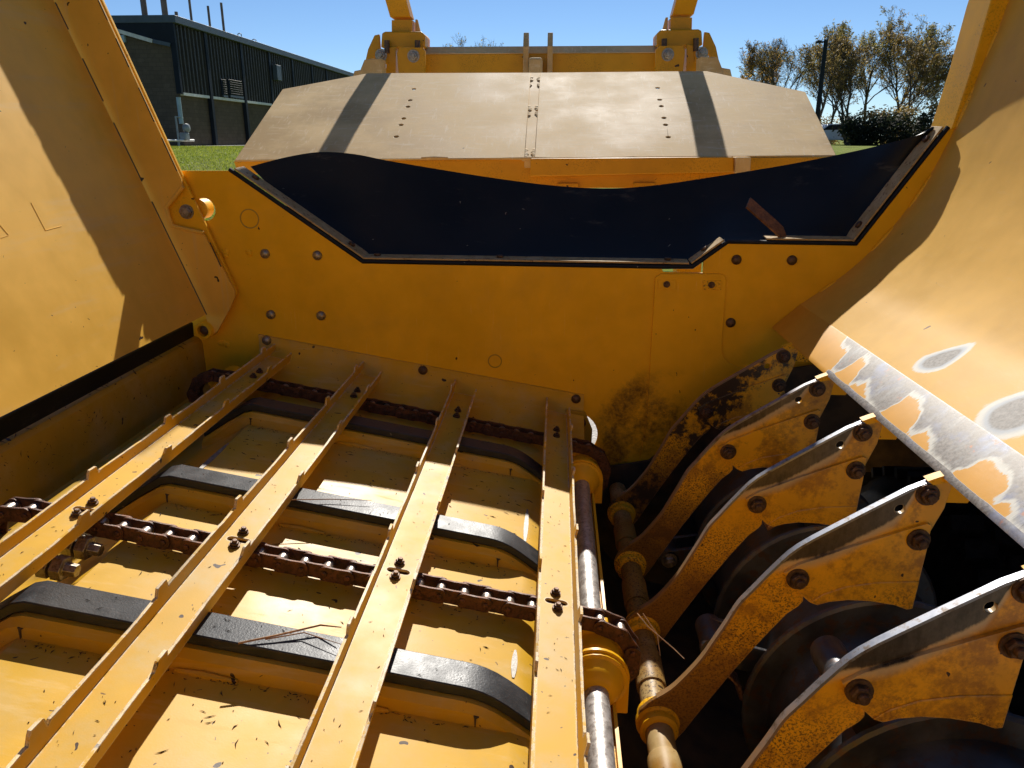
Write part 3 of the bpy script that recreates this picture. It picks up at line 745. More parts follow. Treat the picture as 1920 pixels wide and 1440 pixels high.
# ------------------------------------------------------------------ slat conveyor
conv = thing('slat_conveyor', 'toothed yellow channel slats carried on two rusty roller chains across the tub floor', 'conveyor', W(-0.4, 1.3, -0.86))
ROT = Matrix.Rotation(SL, 4, 'Y')
CH_Y = (2.015, 1.193)
def slat_mesh(seed):
    rr = random.Random(seed)
    L0, L1 = -0.40, 2.185
    mb = MB()
    def slot(yc):
        s = []
        for k in range(8): a_ = math.pi * k / 7; s.append((0.013 + 0.0075*math.sin(a_), yc + 0.0075*math.cos(a_)))
        for k in range(8): a_ = math.pi * k / 7; s.append((-0.013 - 0.0075*math.sin(a_), yc - 0.0075*math.cos(a_)))
        return s
    w = 0.0305
    mb.plate([(-w, L0), (w, L0), (w, L1), (-w, L1)], lambda p: Vector((p[0], p[1], 0.0)), lambda p: Vector((p[0], p[1], -0.005)), [slot(CH_Y[1] - 0.006)])
    for sgn, ph in ((-1, 0.975), (1, 1.122)):
        P = [(L0, -0.005)]
        prof_ = [(L0, 0.0235)]
        k = -5
        while True:
            yt = ph + 0.2925 * k
            k += 1
            if yt < L0 + 0.05: continue
            if yt > L1 - 0.04: break
            j = lambda a: a + rr.uniform(-0.0015, 0.0015)
            prof_ += [(yt - 0.020, j(0.0235)), (yt - 0.0165, j(0.0225)), (yt - 0.012, j(0.035)), (yt - 0.009, j(0.037)), (yt + 0.012, j(0.0365)), (yt + 0.0145, j(0.034)), (yt + 0.019, j(0.0215)), (yt + 0.024, j(0.0235))]
            m_ = yt + rr.uniform(0.07, 0.22)
            prof_ += [(m_, j(0.0228)), (m_ + 0.02, j(0.0222))]
        prof_.append((L1, 0.0235))
        prof_ = sorted(prof_)
        poly = [(L0, -0.005)] + prof_ + [(L1, -0.005)]
        x0, x1 = sgn * w, sgn * (w + 0.0045)
        mb.plate(poly, lambda p: Vector((x0 + sgn*0.10*max(p[1], 0), p[0], p[1])), lambda p: Vector((x1 + sgn*0.10*max(p[1], 0), p[0], p[1])))
    return mb.mesh('slat', M['yellow_slat'], angle=30)
SX = (-0.826, -0.553, -0.269, 0.012)
slats = []
for i, sx in enumerate(SX):
    me = slat_mesh(i)
    o = put(me, 'slat', conv, Matrix.Translation(W(sx, 0, zs(sx))) @ ROT)
    m = o.modifiers.new('edges', 'BEVEL'); m.width = 0.0009; m.segments = 1; m.limit_method = 'ANGLE'; m.angle_limit = R(40)
    slats.append(o)
    for cy in CH_Y:
        for dy in (-0.028, 0.018):
            p = W(sx, cy + dy, zs(sx)) + FN * 0.0005 + Vector((RND.uniform(-0.003, 0.003), 0, 0))
            bolt(ME_NUT_SMALL, 'bolt', o, p, FN, RND.random())
PITCH_C = 0.0415
def link_mesh(outer):
    mb = MB(); hw = PITCH_C / 2; r = 0.0145
    yo = 0.0185 if outer else 0.0142
    out = []
    for k in range(9): a_ = -math.pi/2 + math.pi * k / 8; out.append((hw + r*math.cos(a_)*0.8, r*math.sin(a_)))
    out.append((0, r*0.93))
    for k in range(9): a_ = math.pi/2 + math.pi * k / 8; out.append((-hw + r*math.cos(a_)*0.8, r*math.sin(a_)))
    out.append((0, -r*0.93))
    res = []
    for s in (-1, 1):
        mb = MB()
        mb.plate(out, lambda p: Vector((p[0], s*yo - 0.0019, p[1])), lambda p: Vector((p[0], s*yo + 0.0019, p[1])))
        if outer:
            for e in (-1, 1): mb.lathe((e*hw, s*(yo + 0.0015), 0), (0, s, 0), [(0.0055, 0), (0.0055, 0.003), (0.0035, 0.0042)], 10)
        res.append(mb.mesh('link_plate', M['chain'], angle=30))
    return res
ME_LO, ME_LI = link_mesh(True), link_mesh(False)
ME_PIN = MB().lathe((0, -0.0125, 0), (0, 1, 0), [(0.0098, 0), (0.0098, 0.025)], 14).mesh('chain_roller', M['chain_pin'], angle=30)
SPR = Vector((0.082, 0, -0.895)); SPL = Vector((-0.955, 0, -0.690))
def chain_path():
    up = Vector((FN.x, 0, FN.z)); al = Vector((FN.z, 0, -FN.x))
    off = -0.026
    base = Vector((0, 0, zs(0))) + up * off
    RR = (base - SPR).dot(up); RL = (base - SPL).dot(up)
    pts = []
    for k in range(40, -1, -1):                      # round the left idler, bottom to top
        a_ = math.pi * 0.95 * k / 40
        pts.append(SPL + (up * math.cos(a_) - al * math.sin(a_)) * RL)
    for k in range(0, 41):
        a_ = math.pi * 0.80 * k / 40
        pts.append(SPR + (up * math.cos(a_) + al * math.sin(a_)) * RR)
    return pts, RL, RR
CP, RL_, RR_ = chain_path()
def resample(pts, d, start):
    out = []; acc = -start
    for a, b in zip(pts, pts[1:]):
        L = (b - a).length
        while acc <= L:
            if acc >= 0: out.append(a + (b - a) * (acc / L))
            acc += d
        acc -= L
    return out
for ci, cy in enumerate(CH_Y):
    ch = group_node('chain', conv, W(-0.4, cy, zs(-0.4) - 0.03))
    P = resample(CP, PITCH_C, 0.012 * ci)
    for i in range(len(P) - 1):
        a, b = P[i], P[i+1]; mid = (a + b) / 2; dd = b - a
        th = math.atan2(-dd.z, dd.x)
        Mx = Matrix.Translation(W(mid.x, cy, mid.z)) @ Matrix.Rotation(th, 4, 'Y')
        for me_ in (ME_LO if i % 2 else ME_LI): put(me_, 'link_plate', ch, Mx)
        put(ME_PIN, 'chain_roller', ch, Matrix.Translation(W(a.x, cy, a.z)))

# ------------------------------------------------------------------ conveyor drive shaft
drive = thing('drive_shaft', 'dull steel conveyor drive shaft with yellow collars and sprockets beside the last slat', 'shaft', W(SPR.x, 1.3, SPR.z - 0.05))
MB().tube([W(SPR.x, 0.3, SPR.z), W(SPR.x, D + 0.05, SPR.z)], 0.0215, 24).build('shaft_rod', M['shaft'], drive)
for cy in CH_Y:
    # sprocket with teeth
    nt_ = 12; RO = RR_ + 0.006; pts = []
    for k in range(nt_):
        for (f_, r_) in ((0.0, RR_ - 0.010), (0.25, RR_ - 0.003), (0.42, RO), (0.58, RO), (0.75, RR_ - 0.003)):
            a_ = 2*math.pi*(k + f_)/nt_; pts.append((SPR.x + r_*math.cos(a_), SPR.z + r_*math.sin(a_)))
    MB().xz(pts, cy - 0.0075, cy + 0.0075).build('sprocket', M['yellow_part'], drive, bevel=0.001)
    MB().lathe(W(SPR.x, cy - 0.008, SPR.z), (0, -1, 0), [(0.050, 0), (0.048, 0.028), (0.034, 0.034), (0.030, 0.045)], 26).build('sprocket_hub', M['yellow_part'], drive)
    MB().lathe(W(SPR.x, cy - 0.075, SPR.z), (0, -1, 0), [(0.055, -0.012), (0.056, 0.0), (0.050, 0.003), (0.044, 0.016), (0.036, 0.030), (0.026, 0.036)], 28).build('bearing_cup', M['yellow_part'], drive)
    pl = [(SPR.x + 0.060*math.cos(R(a_)), SPR.z + 0.060*math.sin(R(a_))) for a_ in range(-10, 185, 12)] + [(SPR.x - 0.060, SPR.z - 0.07), (SPR.x + 0.059, SPR.z - 0.07)]
    pp = MB().xz(pl, cy - 0.068, cy - 0.060).build('bearing_plate', M['yellow_part'], drive, bevel=0.002)
    bolt(ME_NUT_SMALL, 'bolt', pp, W(SPR.x - 0.030, cy - 0.069, SPR.z + 0.040), TOWARDS)
MB().box(W(SPR.x + 0.028, 0.3, SPR.z - 0.08), W(SPR.x + 0.034, D - 0.02, SPR.z - 0.02)).build('guard_strip', M['yellow_part'], drive)

# ------------------------------------------------------------------ finger rack
rack = thing('finger_rack', 'five curved yellow rack bars with polished top edges bolted above the rotor', 'rack', W(0.21, 1.4, -1.12))
PVX, PVZ = 0.207, -1.046
MB().tube([W(PVX, 0.3, PVZ), W(PVX, D - 0.04, PVZ)], 0.026, 20).build('pivot_shaft', M['shaft_rusty'], rack)
g = G('rack bar paint, rubbed bare along the top')
xo, yo, zo = g.xyz(g.obj)
col, f = paint_base(g, (0.80, 0.40, 0.006))
worn = g.attr('worn'); dirty = g.attr('dirty')
dist = g.math('ADD', g.math('MULTIPLY', g.math('SUBTRACT', xo, 0.600), 0.561), g.math('MULTIPLY', g.math('SUBTRACT', zo, -0.548), -0.828))
ns = g.math('ADD', g.math('MULTIPLY', g.noise(28, 6, 0.75), 0.6), g.math('MULTIPLY', g.noise(1.0, 5, 0.8, g.scale((120, 50, 28), g.pos, rot=(0, 0.75, 0))), 0.4))
dn = g.math('ADD', dist, g.math('MULTIPLY', g.math('SUBTRACT', ns, 0.5), 0.018))
lim = g.math('MULTIPLY', g.math('MULTIPLY', worn, 0.036), g.math('MULTIPLY', g.rng(xo, 0.34, 0.50), g.rng(xo, 0.615, 0.575)))
rel = g.math('SUBTRACT', dn, lim)
rim = g.rng(rel, 0.018, 0.001); bare = g.rng(rel, 0.002, -0.004)
rm = g.math('MULTIPLY', g.rng(g.noise(240, 5, 0.75), 0.50, 0.57), g.rng(g.math('SUBTRACT', g.math('ADD', zo, g.math('MULTIPLY', g.math('SUBTRACT', g.noise(9, 4), 0.5), 0.25)), 0.0), -0.70, -0.84))
col = g.mix(g.math('MULTIPLY', rm, 0.9), col, (0.050, 0.024, 0.011))
col = g.mix(g.math('MULTIPLY', g.rng(g.math('ADD', g.math('MULTIPLY', g.noise(8, 5, 0.75), 0.7), g.math('MULTIPLY', g.noise(55, 4, 0.8), 0.3)), 0.46, 0.60), 0.62), col, (0.20, 0.075, 0.018))
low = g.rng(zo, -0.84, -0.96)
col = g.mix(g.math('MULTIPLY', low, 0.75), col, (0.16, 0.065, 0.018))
dm = g.math('MULTIPLY', dirty, g.rng(g.math('ADD', g.math('MULTIPLY', g.noise(6, 5, 0.7), 0.75), g.math('MULTIPLY', g.noise(45, 4, 0.8), 0.25)), 0.47, 0.53))
col = g.mix(dm, col, (0.045, 0.028, 0.017))
col = g.mix(fleck_mask(g, 55, 0.2, 0.2), col, (0.05, 0.024, 0.012))
col = g.mix(g.math('MULTIPLY', rim, g.math('MULTIPLY', g.rng(worn, 0.2, 0.6), 0.85)), col, (0.50, 0.40, 0.24))
col = g.mix(bare, col, g.mix(g.rng(ns, 0.3, 0.7), (0.055, 0.045, 0.034), (0.13, 0.108, 0.082)))
e_ = g.math('MULTIPLY', g.edge(0.003), g.rng(g.noise(50, 4, 0.7), 0.40, 0.55))
col = g.mix(g.math('MULTIPLY', e_, 0.7), col, (0.48, 0.36, 0.20))
M['rack_bar'] = g.done(col, g.math('ADD', 0.38, g.math('MULTIPLY', rm, 0.25)), g.math('MULTIPLY', bare, 0.6), g.bump(g.noise(90, 4, 0.7), 0.10, 0.002))
TOPL = [(0.648, -0.527), (0.594, -0.553), (0.498, -0.616), (0.426, -0.666), (0.390, -0.706), (0.355, -0.753), (0.334, -0.782), (0.317, -0.819), (0.299, -0.856), (0.278, -0.898), (0.252, -0.937), (0.226, -0.969), (0.192, -0.996), (0.172, -1.018)]
TOPS = [TOPL[0], TOPL[1]] + spline(TOPL[1:], 3)[1:]
main = TOPS + [(0.166, -1.050), (0.180, -1.083), (0.212, -1.096), (0.240, -1.086), (0.258, -1.060)] + spline([(0.273, -1.032), (0.299, -0.987), (0.33, -0.934), (0.36, -0.886), (0.39, -0.84), (0.42, -0.798)], 2) + [(0.438, -0.782), (0.4445, -0.772), (0.4435, -0.762), (0.434, -0.748), (0.47, -0.738), (0.57, -0.71), (0.628, -0.66), (0.655, -0.585), (0.660, -0.545)]
cover = [(0.404, -0.712), (0.43, -0.694), (0.50, -0.663), (0.575, -0.632), (0.605, -0.620), (0.628, -0.611), (0.635, -0.614), (0.6345, -0.66), (0.628, -0.772), (0.618, -0.774), (0.596, -0.766), (0.556, -0.760), (0.516, -0.759), (0.485, -0.764), (0.466, -0.771), (0.452, -0.768), (0.440, -0.757), (0.420, -0.735)]
lowp = [(0.452, -0.768), (0.474, -0.750), (0.510, -0.734), (0.56, -0.724), (0.631, -0.719), (0.628, -0.774), (0.618, -0.776), (0.596, -0.768), (0.556, -0.762), (0.516, -0.761), (0.485, -0.766), (0.466, -0.773)]
def rb_mesh(poly, y0, y1, holes, name):
    return MB().plate(poly, lambda p: Vector((p[0], y0, p[1])), lambda p: Vector((p[0], y1, p[1])), holes).mesh(name, M['rack_bar'], angle=30)
ME_MAIN = rb_mesh(main, -0.005, 0.005, [circ(0.583, -0.589, 0.0085, 14)], 'rack_bar')
ME_COVER = rb_mesh(cover, -0.0120, -0.0055, [], 'cover_plate')
ME_LOW = rb_mesh(lowp, -0.0145, -0.0118, [], 'doubler_plate')
mb = MB(); rows = []
for i, (x, z) in enumerate(TOPS[:-4]):
    a = TOPS[max(i-1, 0)]; b = TOPS[min(i+1, len(TOPS)-1)]
    t = Vector((b[0]-a[0], 0, b[1]-a[1])).normalized(); n = Vector((t.z, 0, -t.x))
    if n.z < 0: n = -n
    p = Vector((x, 0, z))
    rows.append([p + Vector((0, -0.0062, 0)) - n*0.003, p + Vector((0, -0.0062, 0)) + n*0.0015, p + Vector((0, 0.0062, 0)) + n*0.0015, p + Vector((0, 0.0062, 0)) - n*0.003])
g2 = G('rubbed steel edge, duller towards the hub')
xo, yo, zo = g2.xyz(g2.obj)
n1 = g2.noise(60, 4, 0.7)
fade = g2.rng(g2.math('ADD', xo, g2.math('MULTIPLY', g2.math('SUBTRACT', n1, 0.5), 0.15)), 0.26, 0.40)
wornv = g2.attr('worn')
fade = g2.math('MULTIPLY', fade, g2.rng(wornv, 0.1, 0.7, 0.35, 1.0))
c = g2.mix(fade, (0.28, 0.15, 0.05), g2.mix(g2.rng(n1, 0.5, 0.7), (0.26, 0.27, 0.30), (0.14, 0.11, 0.085)))
M['rack_edge'] = g2.done(c, g2.rng(n1, 0.3, 0.7, 0.38, 0.52), g2.math('MULTIPLY', fade, 0.8))
ME_EDGE = mb.grid(rows).mesh('edge_strip', M['rack_edge'], angle=40)
ME_TAB = MB().plate([(0.618, -0.534), (0.634, -0.527), (0.650, -0.521), (0.656, -0.527), (0.650, -0.536), (0.628, -0.541)], lambda p: Vector((p[0], -0.0085, p[1] - 0.001)), lambda p: Vector((p[0], 0.009, p[1]))).mesh('end_tab', M['yellow_rusty'])
ME_FOOT = MB().plate([(0.640, -0.545), (0.700, -0.520), (0.712, -0.545), (0.690, -0.575), (0.644, -0.575)], lambda p: Vector((p[0], -0.004, p[1])), lambda p: Vector((p[0], 0.004, p[1]))).mesh('foot_plate', M['yellow_rusty'])
ME_HUB = MB().lathe((PVX, 0.030, PVZ), (0, -1, 0), [(0.034, 0), (0.036, 0.004), (0.036, 0.020), (0.041, 0.024), (0.041, 0.036), (0.036, 0.040), (0.036, 0.056), (0.031, 0.060)], 26).mesh('hub', M['yellow_rusty'], angle=30)
BAR_Y = [2.052, 1.767, 1.484, 1.200, 0.917]
worn_v = [0.0, 0.55, 1.0, 1.05, 1.1]; dirty_v = [1.0, 0.35, 0.12, 0.1, 0.1]
for k, yk in enumerate(BAR_Y):
    T = Matrix.Translation((0, yk, H))
    rbar = put(ME_MAIN, 'rack_bar', rack, T)
    kids = [rbar, put(ME_COVER, 'cover_plate', rbar, T), put(ME_LOW, 'doubler_plate', rbar, T), put(ME_EDGE, 'edge_strip', rbar, T), put(ME_TAB, 'end_tab', rbar, T), put(ME_FOOT, 'foot_plate', rbar, T), put(ME_HUB, 'hub', rbar, T)]
    for o_ in kids: o_['worn'] = worn_v[k]; o_['dirty'] = dirty_v[k]
    for o_ in kids[:3]:
        m = o_.modifiers.new('edges', 'BEVEL'); m.width = 0.0012; m.segments = 1; m.limit_method = 'ANGLE'; m.angle_limit = R(50)
    for (x, z, yy) in ((0.427, -0.722, -0.013), (0.617, -0.640, -0.013), (0.622, -0.560, -0.006)):
        bolt(ME_NUT_DARK if k < 2 else ME_NUT_DARK, 'nut', rbar, W(x, yk + yy, z), TOWARDS, RND.random())
# collars on the pivot shaft between the bars
ME_COL = MB().lathe((0, 0, 0), (0, -1, 0), [(0.029, -0.05), (0.030, -0.045), (0.030, 0.045), (0.029, 0.05)], 20).mesh('collar', M['shaft_rusty'], angle=30)
for ya, yb in zip(BAR_Y, BAR_Y[1:]): put(ME_COL, 'collar', rack, Matrix.Translation(W(PVX, (ya + yb)/2, PVZ)))

# ------------------------------------------------------------------ rotor with swinging hammers
RX, RZ, RRAD = 0.62, -1.04, 0.20; RH = 0.30
rotor = thing('rotor', 'dark steel flail rotor lying below the rack bars', 'rotor', W(RX, 1.3, RZ - RRAD))
MB().tube([W(RX, 0.25, RZ), W(RX, D - 0.04, RZ)], RRAD, 40).build('drum', M['rotor'], rotor, angle=50)
for yk in BAR_Y:                                     # wrap guards: dark discs close to each bar
    MB().lathe(W(RX, yk + 0.05, RZ), (0, -1, 0), [(RRAD + 0.04, -0.006), (RRAD + 0.046, 0), (RRAD + 0.046, 0.008), (RRAD + 0.04, 0.012)], 44).build('wrap_disc', M['rotor'], rotor, angle=30)
def hammer(yc, ang, name='hammer'):
    ca, sa = math.cos(ang), math.sin(ang)
    rad = Vector((ca, 0, sa)); tan = Vector((-sa, 0, ca))
    c = Vector((RX, yc, RZ + H)) + rad * RH
    arm = [(0.0, -0.005), (0.030, -0.016), (0.058, -0.045), (0.078, -0.080), (0.108, -0.098)]
    mb = MB(); rows = []
    for i, (t_, r_) in enumerate(arm):
        p = c + tan * t_ + rad * r_
        wv = 0.017 if i < 3 else 0.024
        rows.append([p + Vector((0, -wv, 0)) - rad*0.006, p + Vector((0, wv, 0)) - rad*0.006, p + Vector((0, wv, 0)) + rad*0.006, p + Vector((0, -wv, 0)) + rad*0.006, p + Vector((0, -wv, 0)) - rad*0.006])
    mb.grid(rows); mb.f.append((3,2,1,0)); k = len(rows)*5; mb.f.append((k-5, k-4, k-3, k-2))
    hm = mb.build('hammer', M['hammer'], rotor, bevel=0.003)
    MB().lathe(c + Vector((0, 0.05, 0)), (0, -1, 0), [(0.026, 0), (0.027, 0.004), (0.027, 0.066), (0.030, 0.070), (0.030, 0.088), (0.026, 0.09)], 24).build('bushing', M['rotor'], hm, angle=30)
    bolt(ME_NUT, 'nut', hm, c + Vector((0, -0.040, 0)), TOWARDS, 0.4)
    MB().obox(c - rad*0.055 + Vector((0, 0.034, 0)), rad*0.062, Vector((0, 0.006, 0)), tan*0.028).build('lug', M['rotor'], hm, bevel=0.003)
    MB().obox(c - rad*0.055 + Vector((0, -0.034, 0)), rad*0.062, Vector((0, 0.006, 0)), tan*0.028).build('lug', M['rotor'], hm, bevel=0.003)
for i, (yc, an) in enumerate([(1.04, 124), (1.04, -56), (1.345, 165), (1.345, -15), (1.625, 95), (1.91, 190), (0.78, 60)]):
    hammer(yc, R(an))

# ------------------------------------------------------------------ wheel behind the rotor
wheel = thing('wheel', 'black lugged tyre showing under the worn steel plate on the right', 'wheel', W(1.19, 1.98, -H))
WX, WY, WR = 1.19, 1.98, 0.60
wc = Vector((WX, WY, WR))
MB().lathe(wc + Vector((-0.19, 0, 0)), (1, 0, 0), [(0.30, 0), (0.42, -0.012), (0.53, 0.0), (0.572, 0.03), (0.580, 0.19), (0.572, 0.35), (0.53, 0.38), (0.42, 0.392), (0.30, 0.38)], 64).build('tyre', M['tyre'], wheel, angle=40)
ME_LUG = MB().obox((0, 0, 0.586), (0.040, 0.0, 0), (0.008, 0.027, 0), (0, 0, 0.014)).mesh('tread_block', M['tyre'])
for k in range(44):
    for j, lx in enumerate((-0.135, -0.045, 0.045, 0.135)):
        put(ME_LUG, 'tread_block', wheel, Matrix.Translation(wc + Vector((lx, 0, 0))) @ Matrix.Rotation(2*math.pi*(k + 0.5*(j % 2))/44, 4, 'X'))
MB().lathe(wc + Vector((-0.16, 0, 0)), (1, 0, 0), [(0.31, 0.0), (0.29, 0.05), (0.12, 0.09), (0.10, 0.06), (0.02, 0.05)], 40).build('rim', M['yellow_part'], wheel, angle=30)

# ------------------------------------------------------------------ bale lift beyond the end wall: hood, cross beam, arms
YH = 3.0
lift = thing('bale_lift', 'bale lift with weathered tan hood and two raised yellow arms behind the end wall', 'bale lift', W(-0.1, 3.6, -H))
HP = at(1000, 296, YH); HN = Vector((0, -math.sin(R(25)), math.cos(R(25))))
HU = Vector((0, math.cos(R(25)), math.sin(R(25))))
def hp(u, v):
    p = onp(u, v, HP, HN); return ((p - HP).x, (p - HP).dot(HU))
def h3(q, dn=0.0): return HP + Vector((q[0], 0, 0)) + HU * q[1] - HN * dn
holes_l = [(776,167),(769,188),(765,200),(757,222),(752,234),(743,256)]
holes_r = [(1853,165),(1857,187),(1860,199),(1865,221),(1868,234),(1873,257)]
holes_r = [(u - 620, v) for u, v in holes_r]
def hole(u, v): c = hp(u, v); return circ(c[0], c[1], 0.0095, 14)
def hood(poly, holes, name):
    o = MB().plate([hp(*q) for q in poly], lambda p: h3(p), lambda p: h3(p, 0.007), [hole(*q) for q in holes]).build(name, M['hood'], lift, bevel=0.002)
    return o
hl = hood([(440,300),(530,167),(690,137),(995,136),(984,296)], holes_l, 'hood_sheet')
hr = hood([(1013,136),(1325,133),(1510,172),(1568,291),(1002,296)], holes_r, 'hood_sheet')
sb = MB().plate([hp(994,134), hp(1014,134), hp(1003,297), hp(983,297)], lambda p: h3(p, 0.005), lambda p: h3(p, 0.05)).build('seam_bar', M['hood'], lift, bevel=0.002)
for (v, s) in ((146, 1), (158, 0.7), (201, 1), (212, 0.8), (283, 1), (292, 0.9)):
    for e in (-1, 1):
        uc = ln((1004, 135), (993, 297), v) + e * 8.5
        q = hp(uc, v)
        mb = MB()
        for j in range(3):
            mb.lathe(h3((q[0] + RND.uniform(-0.004, 0.004), q[1] + (j - 1) * 0.016 * s), 0.004), HN, [(0.013*s, -0.006), (0.011*s, 0.001), (0.005*s, 0.003)], 10)
        mb.build('weld_bead', M['hood'], sb)
MB().plate([hp(*q) for q in [(560,285),(715,150),(1310,147),(1450,285)]], lambda p: h3(p, 0.055), lambda p: h3(p, 0.06)).build('hole_shade_backing', M['housing'], lift)  # dark sheet added below so the hood holes read as shaded
# folded lip and the yellow underside panels
lipq = [(441, 302), (1567, 294), (1556, 316), (1402, 320), (1398, 352), (600, 352), (560, 330), (470, 326), (447, 317)]
MB().plate([px(u, v, YH + 0.03) for u, v in lipq], lambda p: W(p[0], YH + 0.012, p[1]), lambda p: W(p[0], YH + 0.024, p[1])).build('front_lip', M['yellow_lift'], lift, bevel=0.003)
MB().plate([px(u, v, YH) for u, v in [(995, 297), (1372, 294), (1372, 322), (995, 330)]], lambda p: W(p[0], YH - 0.035, p[1]), lambda p: W(p[0], YH + 0.010, p[1])).build('lip_box', M['yellow_lift'], lift, bevel=0.003)
MB().plate([px(u, v, YH) for u, v in [(1374, 294), (1402, 294), (1400, 321), (1374, 324)]], lambda p: W(p[0], YH - 0.055, p[1]), lambda p: W(p[0], YH + 0.010, p[1])).build('lip_box_end', M['hood'], lift, bevel=0.003)
for (u0, u1, v) in ((790, 840, 296), (942, 1045, 297), (1160, 1212, 296)):
    MB().tube([at(u0, v, YH - 0.002), at((u0+u1)/2, v, YH - 0.004), at(u1, v, YH - 0.002)], [0.003, 0.006, 0.003], 7).build('weld_bead', M['hood'], lift)
for (u0, u1, v) in ((1045, 1085, 344), (1188, 1228, 343)):
    MB().plate([px(u0, v, YH), px(u1, v, YH), px(u1, v + 14, YH), px(u0, v + 14, YH)], lambda p: W(p[0], YH + 0.0, p[1]), lambda p: W(p[0], YH + 0.011, p[1])).build('lip_tab', M['yellow_lift'], lift, bevel=0.002)
# supports down to the yard
for u in (700, 1300):
    c = at(u, 330, YH + 0.25)
    MB().box((c.x - 0.05, YH + 0.2, 0.0), (c.x + 0.05, YH + 0.3, c.z - 0.02)).build('stand_leg', M['yellow_lift'], lift)
# cross beam
YB = 4.22
bl, br = at(780, 88, YB), at(1250, 85, YB)
zt, zb = (bl.z + br.z) / 2, at(1010, 150, YB).z
zm = at(1010, 101, YB).z
prof = [(YB, zb), (YB, zm), (YB + 0.052, zt), (YB + 0.16, zt - 0.01), (YB + 0.16, zb)]
mb = MB(); mb.plate(prof, lambda p: Vector((bl.x, p[0], p[1])), lambda p: Vector((br.x, p[0], p[1])))
MB_beam = mb.build('cross_beam', M['yellow_lift'], lift, bevel=0.004)
M_top = MB().add([Vector((bl.x + 0.01, YB - 0.001, zm + 0.001)), Vector((br.x - 0.01, YB - 0.001, zm + 0.001)), Vector((br.x - 0.01, YB + 0.050, zt + 0.0025)), Vector((bl.x + 0.01, YB + 0.050, zt + 0.0025))], [(0, 1, 2, 3)])
M_top.build('sunlit_beam_face', M['hood'], lift, solid=0.003)  # tan sheet paints sun and sky light onto the beam's sloped face
# centre tube and the two fins
c0, c1 = at(1004, 108, YB - 0.12), at(1004, 140, YB - 0.12)
w_ = 0.034
MB().box((c0.x - w_, YB - 0.13, zb - 0.05), (c0.x + w_, YB - 0.02, c0.z)).build('centre_tube', M['hood'], lift, bevel=0.012, seg=3)
for u in (987, 1032):
    c = at(u, 62, YB + 0.02)
    poly = [(YB - 0.06, zb), (YB - 0.06, c.z - 0.07), (YB + 0.0, c.z), (YB + 0.03, c.z), (YB + 0.10, zm), (YB + 0.10, zb)]
    MB().plate(poly, lambda p: Vector((c.x - 0.013, p[0], p[1])), lambda p: Vector((c.x + 0.013, p[0], p[1]))).build('fin_plate', M['hood'], lift, bevel=0.002)
